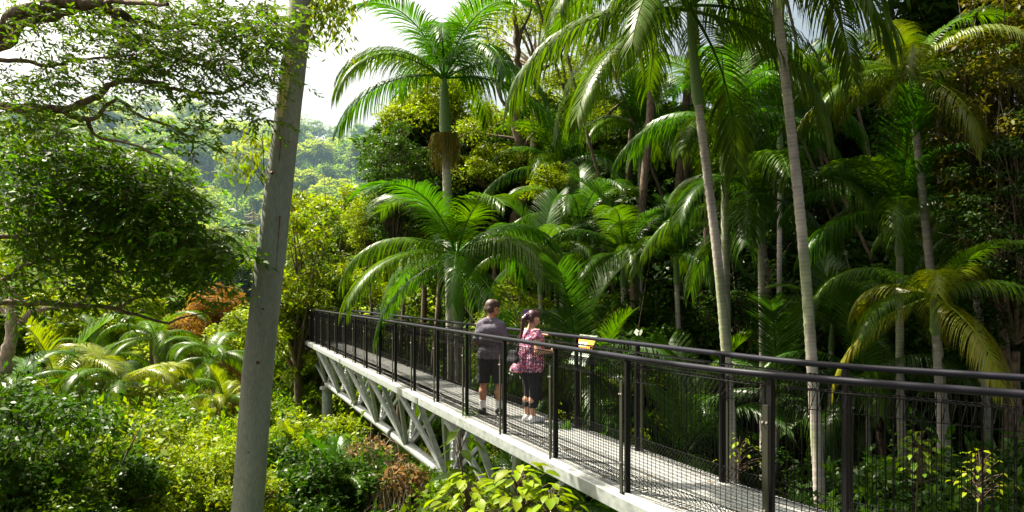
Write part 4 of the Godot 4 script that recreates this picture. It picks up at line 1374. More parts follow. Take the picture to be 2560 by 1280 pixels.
func palms() -> void:
	# label, crown x y distance, foot shift x z, frond length, fronds, leaves, radius, crownshaft, lowest and highest rank, yaw, fine, fruit
	for q in [
		["tall central palm against the white sky with golden flower tassels", "", 1110, 195, 21, 0.3, 0.5, 3.5, 14, "frond", 0.13, 1.45, 1, 5, 0.4, false, true],
		["lower central palm whose fronds droop over the walkway rail", "", 1142, 640, 18.6, 0.1, 0.1, 3.2, 15, "frond", 0.13, 1.5, 0, 4, 2.9, false, false],
		["palm with ringed bare trunk and huge drooping crown cut by the top edge", "", 1722, 20, 15.5, 0.95, 0.3, 4.2, 19, "frond_olive", 0.096, 1.9, 0, 4, 1.1, true, false],
		["palm with pale ringed trunk whose crown is out of sight above", "", 1925, -170, 14.5, 0.95, 0.2, 3.5, 10, "frond_olive", 0.096, 1.2, 0, 4, 0.3, true, false],
		["slim palm with green crownshaft between the two ringed trunks", "", 1812, 300, 20, 0.3, 0, 3.2, 14, "frond", 0.12, 1.3, 0, 5, 0.8, false, false],
		["broad low palm behind the two ringed trunks", "", 1900, 500, 20.5, 0.1, 0, 3.7, 14, "frond_dark", 0.1, 1.1, 0, 5, 2.0, false, false],
		["golden palm with drooping crown on the taller leaning trunk", "", 2278, 185, 17.5, 1.1, 0, 2.9, 15, "frond_gold", 0.1, 1.0, 0, 4, 0.2, false, false],
		["shaggy palm on the leaning trunk beside the vine smothered tree", "", 2385, 150, 19, 1.1, 0, 2.6, 12, "frond_olive", 0.1, 0.9, 0, 3, 1.7, false, false],
		["feathery bright palm under the golden leaning palm", "", 2250, 540, 18, 0.2, 0, 2.9, 13, "frond", 0.1, 0.9, 1, 5, 0.9, false, false],
		["small low palm with sunlit arching fronds above the right handrail", "", 2335, 745, 15.5, 0.1, 0, 2.5, 10, "frond_lit", 0.09, 0.7, 0, 4, 2.6, false, false],
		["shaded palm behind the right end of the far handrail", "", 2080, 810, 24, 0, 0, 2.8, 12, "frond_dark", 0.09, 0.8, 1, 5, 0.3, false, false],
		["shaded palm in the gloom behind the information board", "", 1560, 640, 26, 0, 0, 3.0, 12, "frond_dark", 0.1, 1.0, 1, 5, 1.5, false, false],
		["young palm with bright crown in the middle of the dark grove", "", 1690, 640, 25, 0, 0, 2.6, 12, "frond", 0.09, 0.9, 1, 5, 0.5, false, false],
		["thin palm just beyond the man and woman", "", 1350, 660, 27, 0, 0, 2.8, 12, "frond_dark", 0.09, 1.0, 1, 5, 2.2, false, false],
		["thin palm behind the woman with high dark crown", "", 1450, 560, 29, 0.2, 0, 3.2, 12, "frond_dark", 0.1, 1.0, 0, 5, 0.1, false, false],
		["feathery palm behind the pale lit crown", "", 1400, 420, 33, 0, 0, 3.6, 12, "frond", 0.1, 1.0, 1, 5, 1.0, false, false],
		["mid height palm behind the drooping palm's fronds", "", 1600, 330, 32, 0, 0, 3.8, 13, "frond", 0.11, 1.1, 1, 5, 0.4, false, false],
		["upright young palm far behind the slim palm", "", 1950, 300, 28, 0, 0, 3.4, 12, "frond", 0.1, 1.0, 1, 5, 1.4, false, false],
		["palm fronds poking from the dark far right of the grove", "", 2430, 560, 23, 0.2, 0, 2.8, 12, "frond_dark", 0.1, 0.9, 0, 5, 2.0, false, false],
		["palm growing under the walkway by its lower chord", "", 1330, 1330, 12, 0, 0, 2.0, 11, "frond_dark", 0.08, 0.4, 2, 5, 0.0, false, false],
		["big bright palm on the valley floor with pale arching fronds", "", 150, 1000, 30, 0, 0, 4.0, 14, "frond_lit", 0.13, 0.8, 0, 5, 0.5, false, false],
		["valley palm beside the big bright one, its fronds lit from behind", "", 300, 965, 29, 0, 0, 3.2, 12, "frond_lit", 0.12, 0.8, 0, 4, 1.7, false, false],
		["valley palm with fronds spread low in front of the small ones", "", 390, 1000, 30, 0, 0, 3.0, 12, "frond_lit", 0.12, 0.8, 0, 4, 0.2, false, false],
		["shaggy valley palm below the orange tree, at the back", "", 390, 845, 46, 0, 0, 3.6, 13, "frond_olive", 0.15, 1.0, 0, 4, 0.9, false, false],
		["pale drooping valley palm below the orange tree", "", 530, 895, 38, 0, 0, 2.7, 13, "frond_olive", 0.12, 0.9, 0, 4, 0.1, false, false],
		["young lime palm beside the tall grey trunk", "", 560, 1010, 27, 0, 0, 1.6, 9, "frond_lit", 0.07, 0.5, 2, 5, 2.4, false, false],
		["dark valley palm at the picture's left edge", "", 20, 985, 27, 0, 0, 3.0, 12, "frond", 0.12, 0.8, 0, 4, 2.4, false, false],
		["distant valley palm under the lower boughs", "", 250, 900, 50, 0, 0, 3.2, 12, "frond_olive", 0.12, 0.9, 0, 5, 1.3, false, false],
	]:
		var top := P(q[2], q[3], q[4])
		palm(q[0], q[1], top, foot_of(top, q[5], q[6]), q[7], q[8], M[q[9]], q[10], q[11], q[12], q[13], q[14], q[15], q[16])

func understorey() -> void:
	var n := 0
	for i in 44:
		var d := rnd(17.0, 38.0)
		var px := rnd(1150, 2750)
		var p := P(px, 0, d)
		if p.x < -0.3775 * d + 7.0:
			continue
		p.y = gh(p.x, p.z) + rnd(1.0, 5.5)
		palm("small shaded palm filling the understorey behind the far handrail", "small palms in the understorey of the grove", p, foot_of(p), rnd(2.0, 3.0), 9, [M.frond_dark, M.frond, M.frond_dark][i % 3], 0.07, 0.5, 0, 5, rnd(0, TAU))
	for i in 40:
		var d := rnd(22.0, 44.0)
		var px := rnd(1100, 2750)
		var p := P(px, 0, d)
		if p.x < -0.3775 * d + 8.0:
			continue
		p.y = gh(p.x, p.z) + rnd(2.5, 7.0)
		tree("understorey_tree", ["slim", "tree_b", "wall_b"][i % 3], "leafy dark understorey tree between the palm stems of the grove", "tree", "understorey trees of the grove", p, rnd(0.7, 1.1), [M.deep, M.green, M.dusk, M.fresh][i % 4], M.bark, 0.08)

func fallen_leaves() -> void:
	var b := Buf.new()
	for i in 70:
		var p := at_way(rnd(4.0, 32.0), rnd(-0.5, 0.55), 0.006)
		var a := rnd(0, TAU)
		b.leaf(p, Vector3(cos(a), rnd(-0.05, 0.2), sin(a)).normalized(), Vector3(sin(a), 0.1, -cos(a)).normalized(), rnd(0.05, 0.12), rnd(0.02, 0.045), tone(0.4, 1.0, 0.3))
	var o := MeshInstance3D.new()
	o.name = "fallen_leaves"
	o.mesh = b.done()
	o.material_override = M.brown
	add_child(o)
	meta(o, "dry brown leaves fallen along the grating deck", "leaves", "", "stuff")

func limb(o: Node3D, called: String, pts: Array, d0: float, r0: float, r1: float, mat: Material, sides := 8) -> PackedVector3Array:
	var w := []
	for q in pts:
		w.append(P(q[0], q[1], d0 + (q[2] if q.size() > 2 else 0.0)) - o.position)
	var path := smooth_path(w, 6)
	for i in range(1, path.size() - 1):
		path[i] += rdir() * r0 * 0.22
	var b := Buf.new()
	var rs := PackedFloat32Array()
	for i in path.size():
		rs.append(lerpf(r0, r1, float(i) / (path.size() - 1)) * rnd(0.93, 1.07))
	b.tube(path, rs, sides, Color(0.9, 0.9, 0.9))
	part(called, b.done(), mat, o)
	return path

func grey_trunk() -> void:
	var d := 10.0
	var pts := [P(560, 1900, d), P(588, 1500, d), P(618, 1280, d), P(642, 960, d), P(672, 680, d), P(720, 280, d), P(754, 0, d), P(800, -400, d + 0.3), P(880, -1000, d + 1.0)]
	var wd := [0.24, 0.215, 0.195, 0.19, 0.182, 0.158, 0.147, 0.13, 0.08]
	var foot := Vector3(pts[0].x, gh(pts[0].x, -d), -d)
	pts[0] = foot
	var o := thing("gum_tree", "tall leaning smooth grey gum trunk in front of the walkway end", "tree", foot)
	for i in pts.size():
		pts[i] -= foot
	var path := smooth_path(pts, 10)
	var b := Buf.new()
	var rs := PackedFloat32Array()
	for i in path.size():
		var t := float(i) / 10.0
		var k := mini(int(t), wd.size() - 2)
		rs.append(lerpf(wd[k], wd[k + 1], t - k) * (1.0 + 0.012 * sin(i * 1.7)))
	b.tube(path, rs, 28, Color.WHITE)
	for i in b.v.size():
		var p := b.v[i]
		var q := 0.8 + 0.5 * noise.get_noise_3d(p.x * 22.0, p.y * 6.0, p.z * 22.0) + 0.2 * noise.get_noise_3d(p.x * 90.0, p.y * 9.0, p.z * 90.0)
		var warm := 0.16 * noise.get_noise_3d(p.x * 16.0 + 50.0, p.y * 5.0, p.z * 16.0)
		b.c[i] = Color(clampf(q * (1.0 + warm), 0, 1), clampf(q, 0, 1), clampf(q * (1.0 - warm), 0, 1))
	part("trunk", b.done(), M.gum, o)
	# a strip where the bark has peeled
	var c := Buf.new()
	var lens := -foot + Vector3(0, EYE, 0)
	var n := 16
	for i in n + 1:
		var t := float(i) / n
		var y := lerpf(300.0, 125.0, t)
		var ctr := P(lerpf(717.0, 739.0, t), y, d) - foot
		var rr := lerpf(0.16, 0.152, t) + 0.016
		var wa := (0.10 + 0.26 * sin(PI * clampf(t * 0.9 + 0.08, 0, 1))) 
		for j in 6:
			var an := -0.22 + wa * (j / 5.0 * 2.0 - 1.0) + 0.03 * sin(i * 2.1)
			var nn := Vector3(sin(an), 0, cos(an))
			c.v.append(ctr + nn * (rr + 0.006 * sin(i * 1.3 + j))); c.n.append(nn); c.c.append(Color.WHITE)
	for i in n:
		for j in 5:
			var a := i * 6 + j
			c.f.append(a); c.f.append(a + 6); c.f.append(a + 1); c.f.append(a + 1); c.f.append(a + 6); c.f.append(a + 7)
	part("peeled_strip", c.done(), M.gum_patch, o)
	for q in [[655, 900, 0.02], [690, 430, 0.016], [742, 80, 0.014], [632, 1130, 0.022], [668, 760, 0.012]]:
		var kb := Buf.new()
		var kc := P(q[0], q[1], d) - foot
		var ax := path[0]
		for pp in path:
			if absf(pp.y - kc.y) < absf(ax.y - kc.y): ax = pp
		var kn := Vector3((kc.x - ax.x) / 0.17, 0, 0.0)
		kn.z = sqrt(maxf(0.05, 1.0 - kn.x * kn.x))
		var r0: float = q[2]
		kb.tube(PackedVector3Array([ax + kn * 0.14, ax + kn * 0.186, ax + kn * 0.19]), PackedFloat32Array([r0 * 1.6, r0 * 1.2, r0 * 0.4]), 9, Color(0.75, 0.75, 0.75), true)
		part("knot", kb.done(), M.sap, o)
	var s1 := Buf.new()
	var sp := []
	for q in [[700, 540], [697, 580], [693, 630], [690, 680]]:
		sp.append(P(q[0], q[1], d - 0.183) - foot)
	s1.tube(smooth_path(sp, 4), PackedFloat32Array([0.011, 0.009, 0.008, 0.008, 0.006, 0.006, 0.005, 0.005, 0.004, 0.004, 0.003, 0.003, 0.002]), 5, Color(0.9, 0.9, 0.9))
	part("bark_crack", s1.done(), M.sap, o)
	var vn := Buf.new()
	var vp := []
	for q in [[700, 300], [699, 330], [701, 360], [698, 400]]:
		vp.append(P(q[0], q[1], d - 0.17) - foot)
	vn.tube(smooth_path(vp, 4), PackedFloat32Array(range(13).map(func(_i): return 0.0045)), 5, Color(0.9, 0.9, 0.9))
	part("hanging_stem", vn.done(), M.sap, o)
	# sprigs of its own leaves
	var tw := Buf.new()
	var lv := Buf.new()
	for q in [[665, 450, 570, 380], [668, 455, 600, 440], [664, 470, 585, 410], [660, 380, 640, 340], [660, 430, 655, 330], [770, 60, 850, 30], [770, 50, 820, 15], [775, 30, 890, 10], [765, 70, 800, 90]]:
		var a := P(q[0], q[1], d) - foot
		var e := P(q[2], q[3], d - rnd(-0.2, 0.3)) - foot
		var pth := smooth_path([a, a.lerp(e, 0.5) + Vector3(0, 0.12, 0), e], 5)
		var rr := PackedFloat32Array()
		for i in pth.size(): rr.append(lerpf(0.007, 0.002, float(i) / pth.size()))
		tw.tube(pth, rr, 4, Color(0.9, 0.9, 0.9))
		for i in 34:
			var pt := pth[3 + rng.randi() % (pth.size() - 3)] + rdir() * 0.14
			hanging_leaf(lv, pt, 0.13, 0.035)
	for i in 420:
		var pt := P(rnd(785, 880), 0, d) - foot
		pt.y = (P(0, rnd(-30, 130) * rng.randf() + 5, d) - foot).y
		hanging_leaf(lv, pt + Vector3(0, 0, rnd(-0.4, 0.4)), 0.11, 0.032)
	part("twigs", tw.done(), M.twig, o, Transform3D(), "stuff")
	part("foliage", lv.done(), M.fresh, o, Transform3D(), "stuff")
	# its crown, high over the walkway
	var cr := Buf.new()
	var lb := Buf.new()
	var fork := path[path.size() - 12]
	for i in 9:
		var cc := Vector3(-3.6 + rnd(-2.0, 2.4), 12.4 + rnd(-1.2, 1.6), -6.9 + rnd(-1.8, 1.8)) - foot
		clump(cr, cc, Vector3(1.1, 0.7, 1.1), 800, 0.13, 0.04, 0.7, 1.0)
		lb.tube(smooth_path([fork, fork.lerp(cc, 0.5) + Vector3(0, 0.5, 0), cc], 5), PackedFloat32Array([0.09, 0.085, 0.08, 0.07, 0.06, 0.055, 0.05, 0.04, 0.03, 0.02, 0.01]), 7, Color(0.9, 0.9, 0.9))
	part("limbs", lb.done(), M.gum, o)
	part("crown", cr.done(), M.near_leaf, o, Transform3D(), "stuff")

func hanging_leaf(b: Buf, p: Vector3, l: float, w: float) -> void:
	var dir := (Vector3(rnd(-0.7, 0.7), -0.8, rnd(-0.7, 0.7))).normalized()
	var side := dir.cross(rdir()).normalized()
	b.leaf(p, dir, side, l * rnd(0.7, 1.2), w * rnd(0.8, 1.2), tone(0.5, 1.0, 0.18))

var picked := []

func spray(tw: Buf, lv: Buf, at: Vector3, dir: Vector3, len_: float, ll: float, lw: float, pick := false) -> void:
	var end := at + dir * len_ + Vector3(0, -0.12 * len_, 0)
	var mid := at.lerp(end, 0.5) + Vector3(0, 0.08 * len_, 0) + rdir() * 0.03
	tw.tube(PackedVector3Array([at, mid, end]), PackedFloat32Array([0.0045, 0.003, 0.0015]), 3, Color(0.9, 0.9, 0.9))
	var side := dir.cross(Vector3.UP + rdir() * 0.4).normalized()
	var q := rnd(0.75, 1.1)
	var n := int(len_ / (ll * 0.32))
	for i in n:
		var t := (i + 0.5) / n
		var p := at.lerp(mid, t).lerp(mid.lerp(end, t), t)
		var d := (side * (1.0 if i % 2 else -1.0) + dir * 0.9 + Vector3(0, -0.35, 0) + rdir() * 0.5).normalized()
		var nn := (Vector3.UP + rdir() * 0.75).normalized()
		var s := nn.cross(d).normalized()
		var l := ll * rnd(0.75, 1.2)
		var col := tone(0.5, 0.95, 0.15)
		if pick and picked.size() < 300 and rng.randf() < 0.3:
			picked.append(Transform3D(Basis(d * l, d.cross(s) * l, -s * l), p))
		else:
			lv.leaf(p, d, s, l, lw * rnd(0.85, 1.15), Color(minf(1, col.r * q), minf(1, col.g * q), minf(1, col.b * q)))

func leaf_parts(o: Node3D, mat: Material) -> void:
	var forms := []
	for i in 4:
		var b := Buf.new()
		b.broad(Vector3.ZERO, Vector3.RIGHT, Vector3.FORWARD, 1.0, 0.34, tone(0.55, 0.95, 0.15), rnd(0.0, 0.3))
		forms.append(b.done())
	for i in picked.size():
		part("leaf", forms[i % 4], mat, o, picked[i])
	picked.clear()

func left_trees() -> void:
	# the overhanging tree: boughs come in from beyond the frame
	var d := 9.0
	var foot := P(-520, 0, d)
	foot.y = gh(foot.x, -d)
	var o := thing("overhanging_tree", "spreading tree whose leafy boughs hang over the upper left", "tree", foot)
	part("trunk", trunk_mesh(Vector3(0, -0.3, 0), P(-480, -420, d) - foot, 0.34, 0.2, 0.03, 12, 12), M.bark, o)
	var paths := []
	for q in [
		[0.13, 0.035, [[-490, -60], [-250, 60], [-30, 100], [40, 40], [150, 8], [240, 12], [310, 40, 0.3], [400, 70, 0.6]]],
		[0.085, 0.02, [[-490, -40], [-200, 130], [0, 118], [60, 55], [140, 40], [260, 6], [420, 10, -0.5]]],
		[0.06, 0.012, [[-490, 100], [-200, 240], [0, 265], [150, 272], [235, 245], [290, 205], [380, 208], [450, 225, 0.3], [560, 232, 0.5], [640, 190, 0.6]]],
		[0.035, 0.007, [[150, 272], [180, 290], [235, 296], [290, 250], [350, 290], [430, 318], [470, 345]]],
		[0.03, 0.006, [[-60, 152], [60, 152], [120, 165], [200, 150], [320, 140, -0.3], [420, 120, -0.4]]],
		[0.028, 0.006, [[220, 300], [225, 320], [250, 345], [330, 360, -0.3], [420, 400, -0.5]]],
		[0.04, 0.006, [[400, 70, 0.6], [500, 60, 0.7], [600, 62, 0.6], [690, 110, 0.2]]],
		[0.03, 0.006, [[280, 40], [400, 130, 0.3], [520, 170, 0.4], [600, 240, 0.2]]],
	]:
		paths.append(limb(o, "bough", q[2], d, q[0], q[1], M.bark))
	var tw := Buf.new()
	var lv := Buf.new()
	# clouds of leaves: x, y, spread x, spread y, sprays, distance
	for q in [["", 0, -90, 260, 60, 130, 9.0], ["", 380, -110, 240, 70, 140, 9.2], ["", -200, 60, 120, 160, 150, 9.0], ["", 90, 60, 130, 60, 120, 9.0], ["", 300, 80, 120, 60, 230, 9.2], ["", 420, 130, 120, 70, 260, 9.3], ["", 560, 90, 110, 90, 260, 9.4], ["", 600, 180, 90, 50, 120, 9.2], ["", 660, 60, 70, 60, 150, 9.0], ["", 330, 170, 90, 40, 110, 9.1], ["", 150, 190, 130, 50, 150, 9.0], ["", 40, 240, 80, 60, 90, 8.8],
		["", 450, 210, 120, 40, 70, 9.1], ["", 470, 340, 60, 40, 55, 8.9], ["", 560, 260, 70, 40, 60, 9.1], ["", 60, 310, 90, 50, 120, 8.7], ["", 240, 20, 200, 40, 130, 9.6], ["", 480, 20, 200, 40, 170, 9.6], ["", 675, 150, 40, 60, 60, 8.9], ["", 250, 265, 70, 30, 40, 9.0], ["", 620, 300, 60, 40, 26, 9.0]]:
		for k in int(q[5] * 0.62):
			var c := P(q[1] + rng.randfn() * q[3] * 0.6, q[2] + rng.randfn() * q[4] * 0.6, q[6] + rnd(-0.7, 0.7)) - foot
			spray(tw, lv, c, Vector3(rnd(-0.4, 1.0), rnd(-0.35, 0.3), rnd(-0.8, 0.8)).normalized(), rnd(0.2, 0.45), 0.085, 0.028, true)
	part("twigs", tw.done(), M.twig, o, Transform3D(), "stuff")
	part("foliage", lv.done(), M.near_leaf, o, Transform3D(), "stuff")
	leaf_parts(o, M.near_leaf)
	# the darker tree below it
	d = 10.5
	foot = P(-420, 0, d)
	foot.y = gh(foot.x, -d)
	o = thing("dark_leafy_tree", "dense dark leafy tree filling the middle of the left edge", "tree", foot)
	part("trunk", trunk_mesh(Vector3(0, -0.3, 0), P(-360, 300, d) - foot, 0.24, 0.12, 0.04, 10, 10), M.bark, o)
	for q in [
		[0.05, 0.007, [[-400, 780], [-200, 745], [0, 755], [120, 758], [200, 765], [270, 768], [340, 788], [415, 808], [450, 795], [540, 778]]],
		[0.042, 0.006, [[-390, 800], [-150, 760], [0, 705], [40, 675], [110, 650], [190, 642], [250, 668], [330, 682], [420, 670]]],
		[0.022, 0.005, [[300, 770], [340, 745], [420, 732], [450, 690], [480, 660]]],
		[0.05, 0.008, [[-380, 560], [-150, 540], [0, 520], [120, 500], [240, 470], [330, 440]]],
		[0.045, 0.007, [[-380, 640], [-100, 600], [60, 590], [200, 580], [330, 600], [470, 590], [560, 620]]],
		[0.035, 0.006, [[-380, 480], [-100, 420], [60, 400], [160, 380], [260, 350]]],
		[0.016, 0.004, [[40, 620], [55, 560], [30, 480], [50, 420]]],
		[0.016, 0.004, [[90, 660], [60, 600], [70, 520]]],
	]:
		limb(o, "bough", q[2], d, q[0], q[1], M.bark)
	tw = Buf.new()
	lv = Buf.new()
	for q in [["", 80, 400, 90, 50, 190, 10.3], ["", 220, 400, 110, 50, 260, 10.2], ["", 330, 430, 90, 60, 260, 10.2], ["", 120, 490, 130, 60, 330, 10.4], ["", 280, 500, 120, 60, 340, 10.2], ["", 400, 500, 70, 60, 220, 10.1], ["", 420, 580, 80, 50, 230, 10.1], ["", 300, 590, 110, 50, 240, 10.3], ["", 130, 590, 130, 60, 230, 10.6], ["", 520, 600, 70, 40, 130, 10.0], ["", 560, 630, 50, 30, 60, 10.0], ["", 20, 480, 70, 100, 180, 10.2],
		["", 450, 640, 90, 30, 110, 10.2], ["", 60, 340, 90, 40, 120, 10.1], ["", 180, 670, 150, 50, 110, 10.8], ["", 380, 700, 120, 50, 90, 10.6], ["", 80, 740, 120, 50, 60, 10.7], ["", 260, 720, 110, 40, 50, 10.7], ["", 520, 700, 60, 30, 30, 10.3], ["", 190, 350, 60, 25, 50, 10.1], ["", 560, 760, 50, 30, 16, 10.3]]:
		for k in int(q[5] * 0.5):
			var c := P(q[1] + rng.randfn() * q[3] * 0.68, q[2] + rng.randfn() * q[4] * 0.68, q[6] + rnd(-1.0, 1.0)) - foot
			spray(tw, lv, c, Vector3(rnd(-0.4, 1.0), rnd(-0.5, 0.25), rnd(-0.8, 0.8)).normalized(), rnd(0.25, 0.55), 0.145, 0.05, k % 3 == 0)
	part("twigs", tw.done(), M.twig, o, Transform3D(), "stuff")
	part("foliage", lv.done(), M.near_dark, o, Transform3D(), "stuff")
	leaf_parts(o, M.near_dark)
	# the pale gum at the edge of the valley
	d = 26.0
	foot = P(-30, 1000, d)
	foot.y = gh(foot.x, -d)
	o = thing("gum_tree", "pale pinkish gum with forked leaning trunk at the left edge", "tree", foot)
	limb(o, "trunk", [[-34, 1150], [0, 960], [18, 880], [32, 810], [30, 760], [45, 700], [80, 600]], d, 0.25, 0.12, M.pale_bark, 10)
	limb(o, "limb", [[30, 830], [60, 800], [80, 780], [130, 770], [200, 755], [260, 700]], d, 0.13, 0.04, M.pale_bark)
	limb(o, "limb", [[32, 790], [0, 770], [-60, 700]], d, 0.1, 0.04, M.pale_bark)
	lv = Buf.new()
	for q in [["", 120, 640, 140], ["", 230, 680, 120], ["", -30, 650, 120], ["", 60, 560, 140]]:
		clump(lv, P(q[1], q[2], d) - foot, Vector3(1.9, 1.0, 1.9), 1500, 0.16, 0.05, 0.6, 1.0)
	part("crown", lv.done(), M.fresh, o, Transform3D(), "stuff")

func branching_tree() -> void:
	var d := 34.0
	var foot := P(1280, 900, d)
	foot.y = gh(foot.x, -d)
	var o := thing("bare_branching_tree", "tree with twisting bare brown limbs between the central and drooping palms", "tree", foot)
	limb(o, "trunk", [[1278, 1000], [1270, 700], [1290, 560], [1312, 470], [1305, 380], [1285, 280], [1296, 180], [1290, 90], [1285, -60]], d, 0.3, 0.09, M.bark, 10)
	for q in [
		[0.2, 0.05, [[1312, 455], [1330, 420], [1345, 440], [1400, 420], [1440, 385], [1470, 340], [1560, 250]]],
		[0.13, 0.03, [[1288, 260], [1310, 210], [1340, 180], [1365, 120], [1400, 40]]],
		[0.1, 0.02, [[1290, 180], [1300, 90], [1325, 30], [1330, -40]]],
		[0.09, 0.02, [[1300, 380], [1340, 330], [1400, 300], [1440, 310], [1480, 290]]],
		[0.09, 0.02, [[1295, 300], [1250, 240], [1230, 150], [1215, 60]]],
		[0.08, 0.02, [[1340, 180], [1390, 150], [1430, 80]]],
		[0.08, 0.02, [[1300, 350], [1240, 340], [1180, 330], [1140, 350]]],
		[0.07, 0.02, [[1296, 200], [1330, 130], [1300, 40]]],
	]:
		limb(o, "limb", q[2], d, q[0], q[1], M.bark)
	var lv := Buf.new()
	for q in [["", 1230, 40, 1.1, 900], ["", 1300, -10, 1.2, 900], ["", 1340, 30, 0.8, 500], ["", 1410, 30, 1.0, 800], ["", 1180, 330, 0.8, 700], ["", 1440, 90, 0.9, 600], ["", 1230, 130, 0.7, 400], ["", 1380, 210, 0.8, 500], ["", 1490, 290, 0.9, 700], ["", 1320, 250, 0.6, 350], ["", 1440, 190, 0.8, 500], ["", 1350, 320, 0.7, 500]]:
		clump(lv, P(q[1], q[2], d + rnd(-1, 1)) - foot, Vector3(q[3], q[3] * 0.6, q[3]) * 1.2, q[4], 0.15, 0.055, 0.4, 1.0)
	part("crown", lv.done(), M.fresh, o, Transform3D(), "stuff")

func broadleaf() -> void:
	# big-leaved saplings just in front of the walkway: every leaf is a part
	var rows := [
		["tall big leaved sapling in front of the edge beam", 1150, 1075, 7.4, 16, 0.22, 0.30, "green"],
		["low heart leaved sapling with bright leaves below the walkway edge", 1300, 1170, 6.6, 130, 0.12, 0.55, "fresh"],
		["heart leaved sapling with darker leaves at the bottom edge", 1170, 1195, 6.8, 120, 0.12, 0.5, "fresh"],
		["bright heart leaved sapling nearest the long edge beam", 1375, 1225, 6.4, 80, 0.115, 0.36, "fresh"],
		["leggy light green sapling behind the last railing posts", 2450, 1130, 9.2, 46, 0.075, 0.42, "fresh"],
		["small light green sapling seen through the wires under the two ringed palm trunks", 1850, 1090, 12.5, 30, 0.08, 0.4, "fresh"],
		["leggy green sapling in the shade behind the last railing panel", 2300, 1080, 10.5, 60, 0.11, 0.5, "green"],
		["spindly sapling with few leaves in front of the rusty tangle", 1085, 1245, 7.2, 26, 0.13, 0.22, "green"],
	]
	for q in rows:
		var top := P(q[1], q[2], q[3])
		var foot := Vector3(top.x, gh(top.x, top.z), top.z)
		var o := thing("leafy_sapling", q[0], "plant", foot)
		var rel := top - foot
		var forms := []
		for i in 4:
			var b := Buf.new()
			b.broad(Vector3.ZERO, Vector3.RIGHT, Vector3.FORWARD, 1.0, 0.72 if q[5] < 0.18 else 0.5, tone(0.6, 0.95), rnd(0.1, 0.4), 0.55 if q[5] < 0.18 else 0.2)
			forms.append(b.done())
		var st := Buf.new()
		st.tube(smooth_path([Vector3(0, -0.1, 0), rel * Vector3(1, 0.5, 1) + rdir() * 0.1, rel], 6), PackedFloat32Array([0.02, 0.019, 0.018, 0.017, 0.016, 0.015, 0.014, 0.013, 0.012, 0.011, 0.009, 0.007, 0.004]), 6, Color(0.9, 0.9, 0.9))
		var sp: float = q[6]
		var cnt: int = q[4]
		for i in cnt:
			var a := i * 2.39996 + rnd(-0.3, 0.3)
			var t := float(i) / cnt
			var hgt := -sp * 1.1 * (1.0 - t) - 0.02
			if cnt < 20: hgt = -0.6 * (1.0 - t)
			var rr := sp * sqrt(1.02 - t) * rnd(0.4, 1.0)
			if cnt < 20: rr = 0.05
			var p := rel + Vector3(cos(a) * rr, hgt + rnd(-0.05, 0.1), sin(a) * rr)
			var s0 := rel + Vector3(0, hgt - 0.12, 0)
			st.tube(PackedVector3Array([s0, s0.lerp(p, 0.6) + Vector3(0, 0.02, 0), p]), PackedFloat32Array([0.005, 0.004, 0.002]), 4, Color(0.9, 0.9, 0.9))
			var dir := (Vector3(cos(a), rnd(-0.55, 0.05), sin(a))).normalized()
			var nn := (Vector3(0, 1, 0) + rdir() * 0.35 + Vector3(cos(a), 0, sin(a)) * 0.2)
			nn = (nn - dir * nn.dot(dir)).normalized()
			var l: float = q[5] * rnd(0.7, 1.2)
			part("leaf", forms[i % 4], M[q[7]], o, Transform3D(Basis(dir * l, nn * l, dir.cross(nn) * l), p))
		part("stem", st.done(), M.twig, o)

func tangle() -> void:
	for q in [["rusty brown tangle of dead vines under the walkway truss", 925, 1215, 16, 0.8, 0.8], ["straggly brown vine heap beside the rusty tangle", 1010, 1250, 14.5, 0.5, 0.5]]:
		var top := P(q[1], q[2], q[3])
		var foot := Vector3(top.x, gh(top.x, top.z), top.z)
		var o := thing("vine_tangle", q[0], "dead vines", foot)
		var rel := top - foot
		var b := Buf.new()
		for i in 320:
			var a := rnd(0, TAU)
			var r: float = q[4] * sqrt(rng.randf())
			var p := rel + Vector3(cos(a) * r, q[5] * rnd(0.2, 1.5) * (1.1 - r / q[4] * 0.6), sin(a) * r)
			var e := p + Vector3(rnd(-0.3, 0.3), -rnd(0.6, 2.4), rnd(-0.3, 0.3))
			b.tube(smooth_path([p, p.lerp(e, 0.4) + rdir() * 0.2, p.lerp(e, 0.7) + rdir() * 0.25, e], 3), PackedFloat32Array(range(10).map(func(_i): return 0.009)), 3, tone(0.4, 1.0, 0.2))
		part("vines", b.done(), M.dead, o, Transform3D(), "stuff")
		var lv := Buf.new()
		clump(lv, rel + Vector3(0, 0.2, 0), Vector3(q[4], q[5], q[4]), 900, 0.1, 0.05, 0.6, 1.0, 0.6)
		part("dry_leaves", lv.done(), M.brown, o, Transform3D(), "stuff")

func haze() -> void:
	var f := FogVolume.new()
	f.name = "haze"
	f.shape = RenderingServer.FOG_VOLUME_SHAPE_BOX
	f.size = Vector3(420, 90, 230)
	f.position = Vector3(-120, 30, -185)
	var m := FogMaterial.new()
	m.density = 0.00095
	m.albedo = Color(0.72, 0.88, 1.0)
	f.material = m
	add_child(f)
	meta(f, "pale blue haze lying in the valley before the far hillside", "haze", "", "stuff")

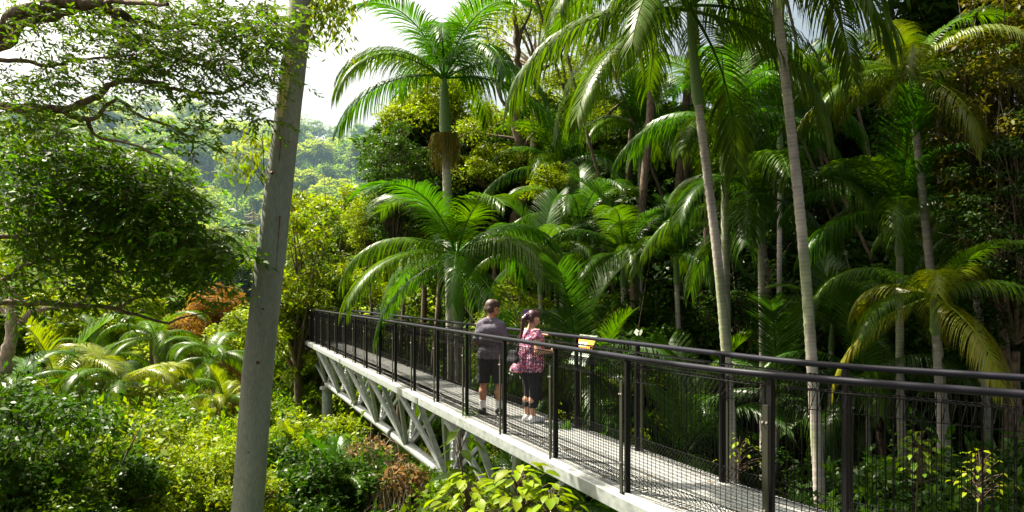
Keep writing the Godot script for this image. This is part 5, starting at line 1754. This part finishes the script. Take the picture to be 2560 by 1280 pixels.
func bare_pine() -> void:
	var d := 95.0
	var top := P(632, 510, d)
	var foot := Vector3(top.x, gh(top.x, top.z), top.z)
	var o := thing("dead_pine", "bare grey pine with whorled dead branches on the hill slope", "tree", foot)
	var H := top.y - foot.y
	part("trunk", trunk_mesh(Vector3.ZERO, Vector3(0, H, 0), 0.22, 0.05, 0.005), M.dead, o)
	var b := Buf.new()
	for i in 60:
		var t := rnd(0.25, 0.97)
		var a := rnd(0, TAU)
		var l := 2.6 * (1.05 - t) + 0.7
		var s := Vector3(0, H * t, 0)
		var e := s + Vector3(cos(a) * l, rnd(-0.5, 0.2), sin(a) * l)
		b.tube(PackedVector3Array([s, s.lerp(e, 0.5) - Vector3(0, 0.1, 0), e]), PackedFloat32Array([0.06, 0.05, 0.03]), 4, Color(0.9, 0.9, 0.9))
	part("branches", b.done(), M.dead, o, Transform3D(), "stuff")

func _ready() -> void:
	rng.seed = 20
	noise.seed = 5
	noise.frequency = 0.05
	# camera
	var cam := Camera3D.new()
	cam.name = "camera"
	cam.projection = Camera3D.PROJECTION_FRUSTUM
	cam.near = 0.1
	cam.far = 900.0
	cam.size = 0.1 * 1280.0 / F
	cam.frustum_offset = Vector2(0, 0.1 * (HY - 640.0) / F)
	cam.position = Vector3(0, EYE, 0)
	add_child(cam)
	# sky and air
	var env := Environment.new()
	env.background_mode = Environment.BG_SKY
	var sky := Sky.new()
	var sm := ProceduralSkyMaterial.new()
	sm.sky_top_color = Color(0.58, 0.78, 1.0)
	sm.sky_horizon_color = Color(1.0, 1.0, 1.0)
	sm.sky_curve = 0.22
	sm.sky_energy_multiplier = 0.34
	sm.ground_bottom_color = Color(0.1, 0.12, 0.06)
	sm.ground_horizon_color = Color(0.3, 0.33, 0.25)
	sm.sun_angle_max = 95.0
	sm.sun_curve = 0.6
	sky.sky_material = sm
	env.sky = sky
	env.tonemap_mode = Environment.TONE_MAPPER_LINEAR
	env.tonemap_exposure = 3.7
	env.sdfgi_enabled = true
	env.ssao_enabled = true
	env.ssil_enabled = true
	env.volumetric_fog_enabled = true
	env.volumetric_fog_density = 0.0
	var we := WorldEnvironment.new()
	we.name = "world"
	we.environment = env
	add_child(we)
	# sun
	var sun := DirectionalLight3D.new()
	sun.name = "sun"
	sun.basis = Basis.looking_at(-Vector3(-0.5, 0.84, -0.27).normalized())
	sun.light_energy = 1.6
	sun.light_color = Color(1.0, 0.96, 0.88)
	sun.light_angular_distance = 0.5
	sun.shadow_enabled = true
	add_child(sun)
	materials()
	kinds()
	ground()
	hillside()
	at_trees()
	palms()
	understorey()
	lay_way()
	walkway()
	fallen_leaves()
	grey_trunk()
	left_trees()
	branching_tree()
	bushes()
	undergrowth()
	sign_board()
	man(P(1228, 1037, 12.6) * Vector3(1, 0, 1), -0.22)
	woman(P(1328, 1056, 11.85) * Vector3(1, 0, 1), -1.05)
	broadleaf()
	tangle()
	bare_pine()
	haze()
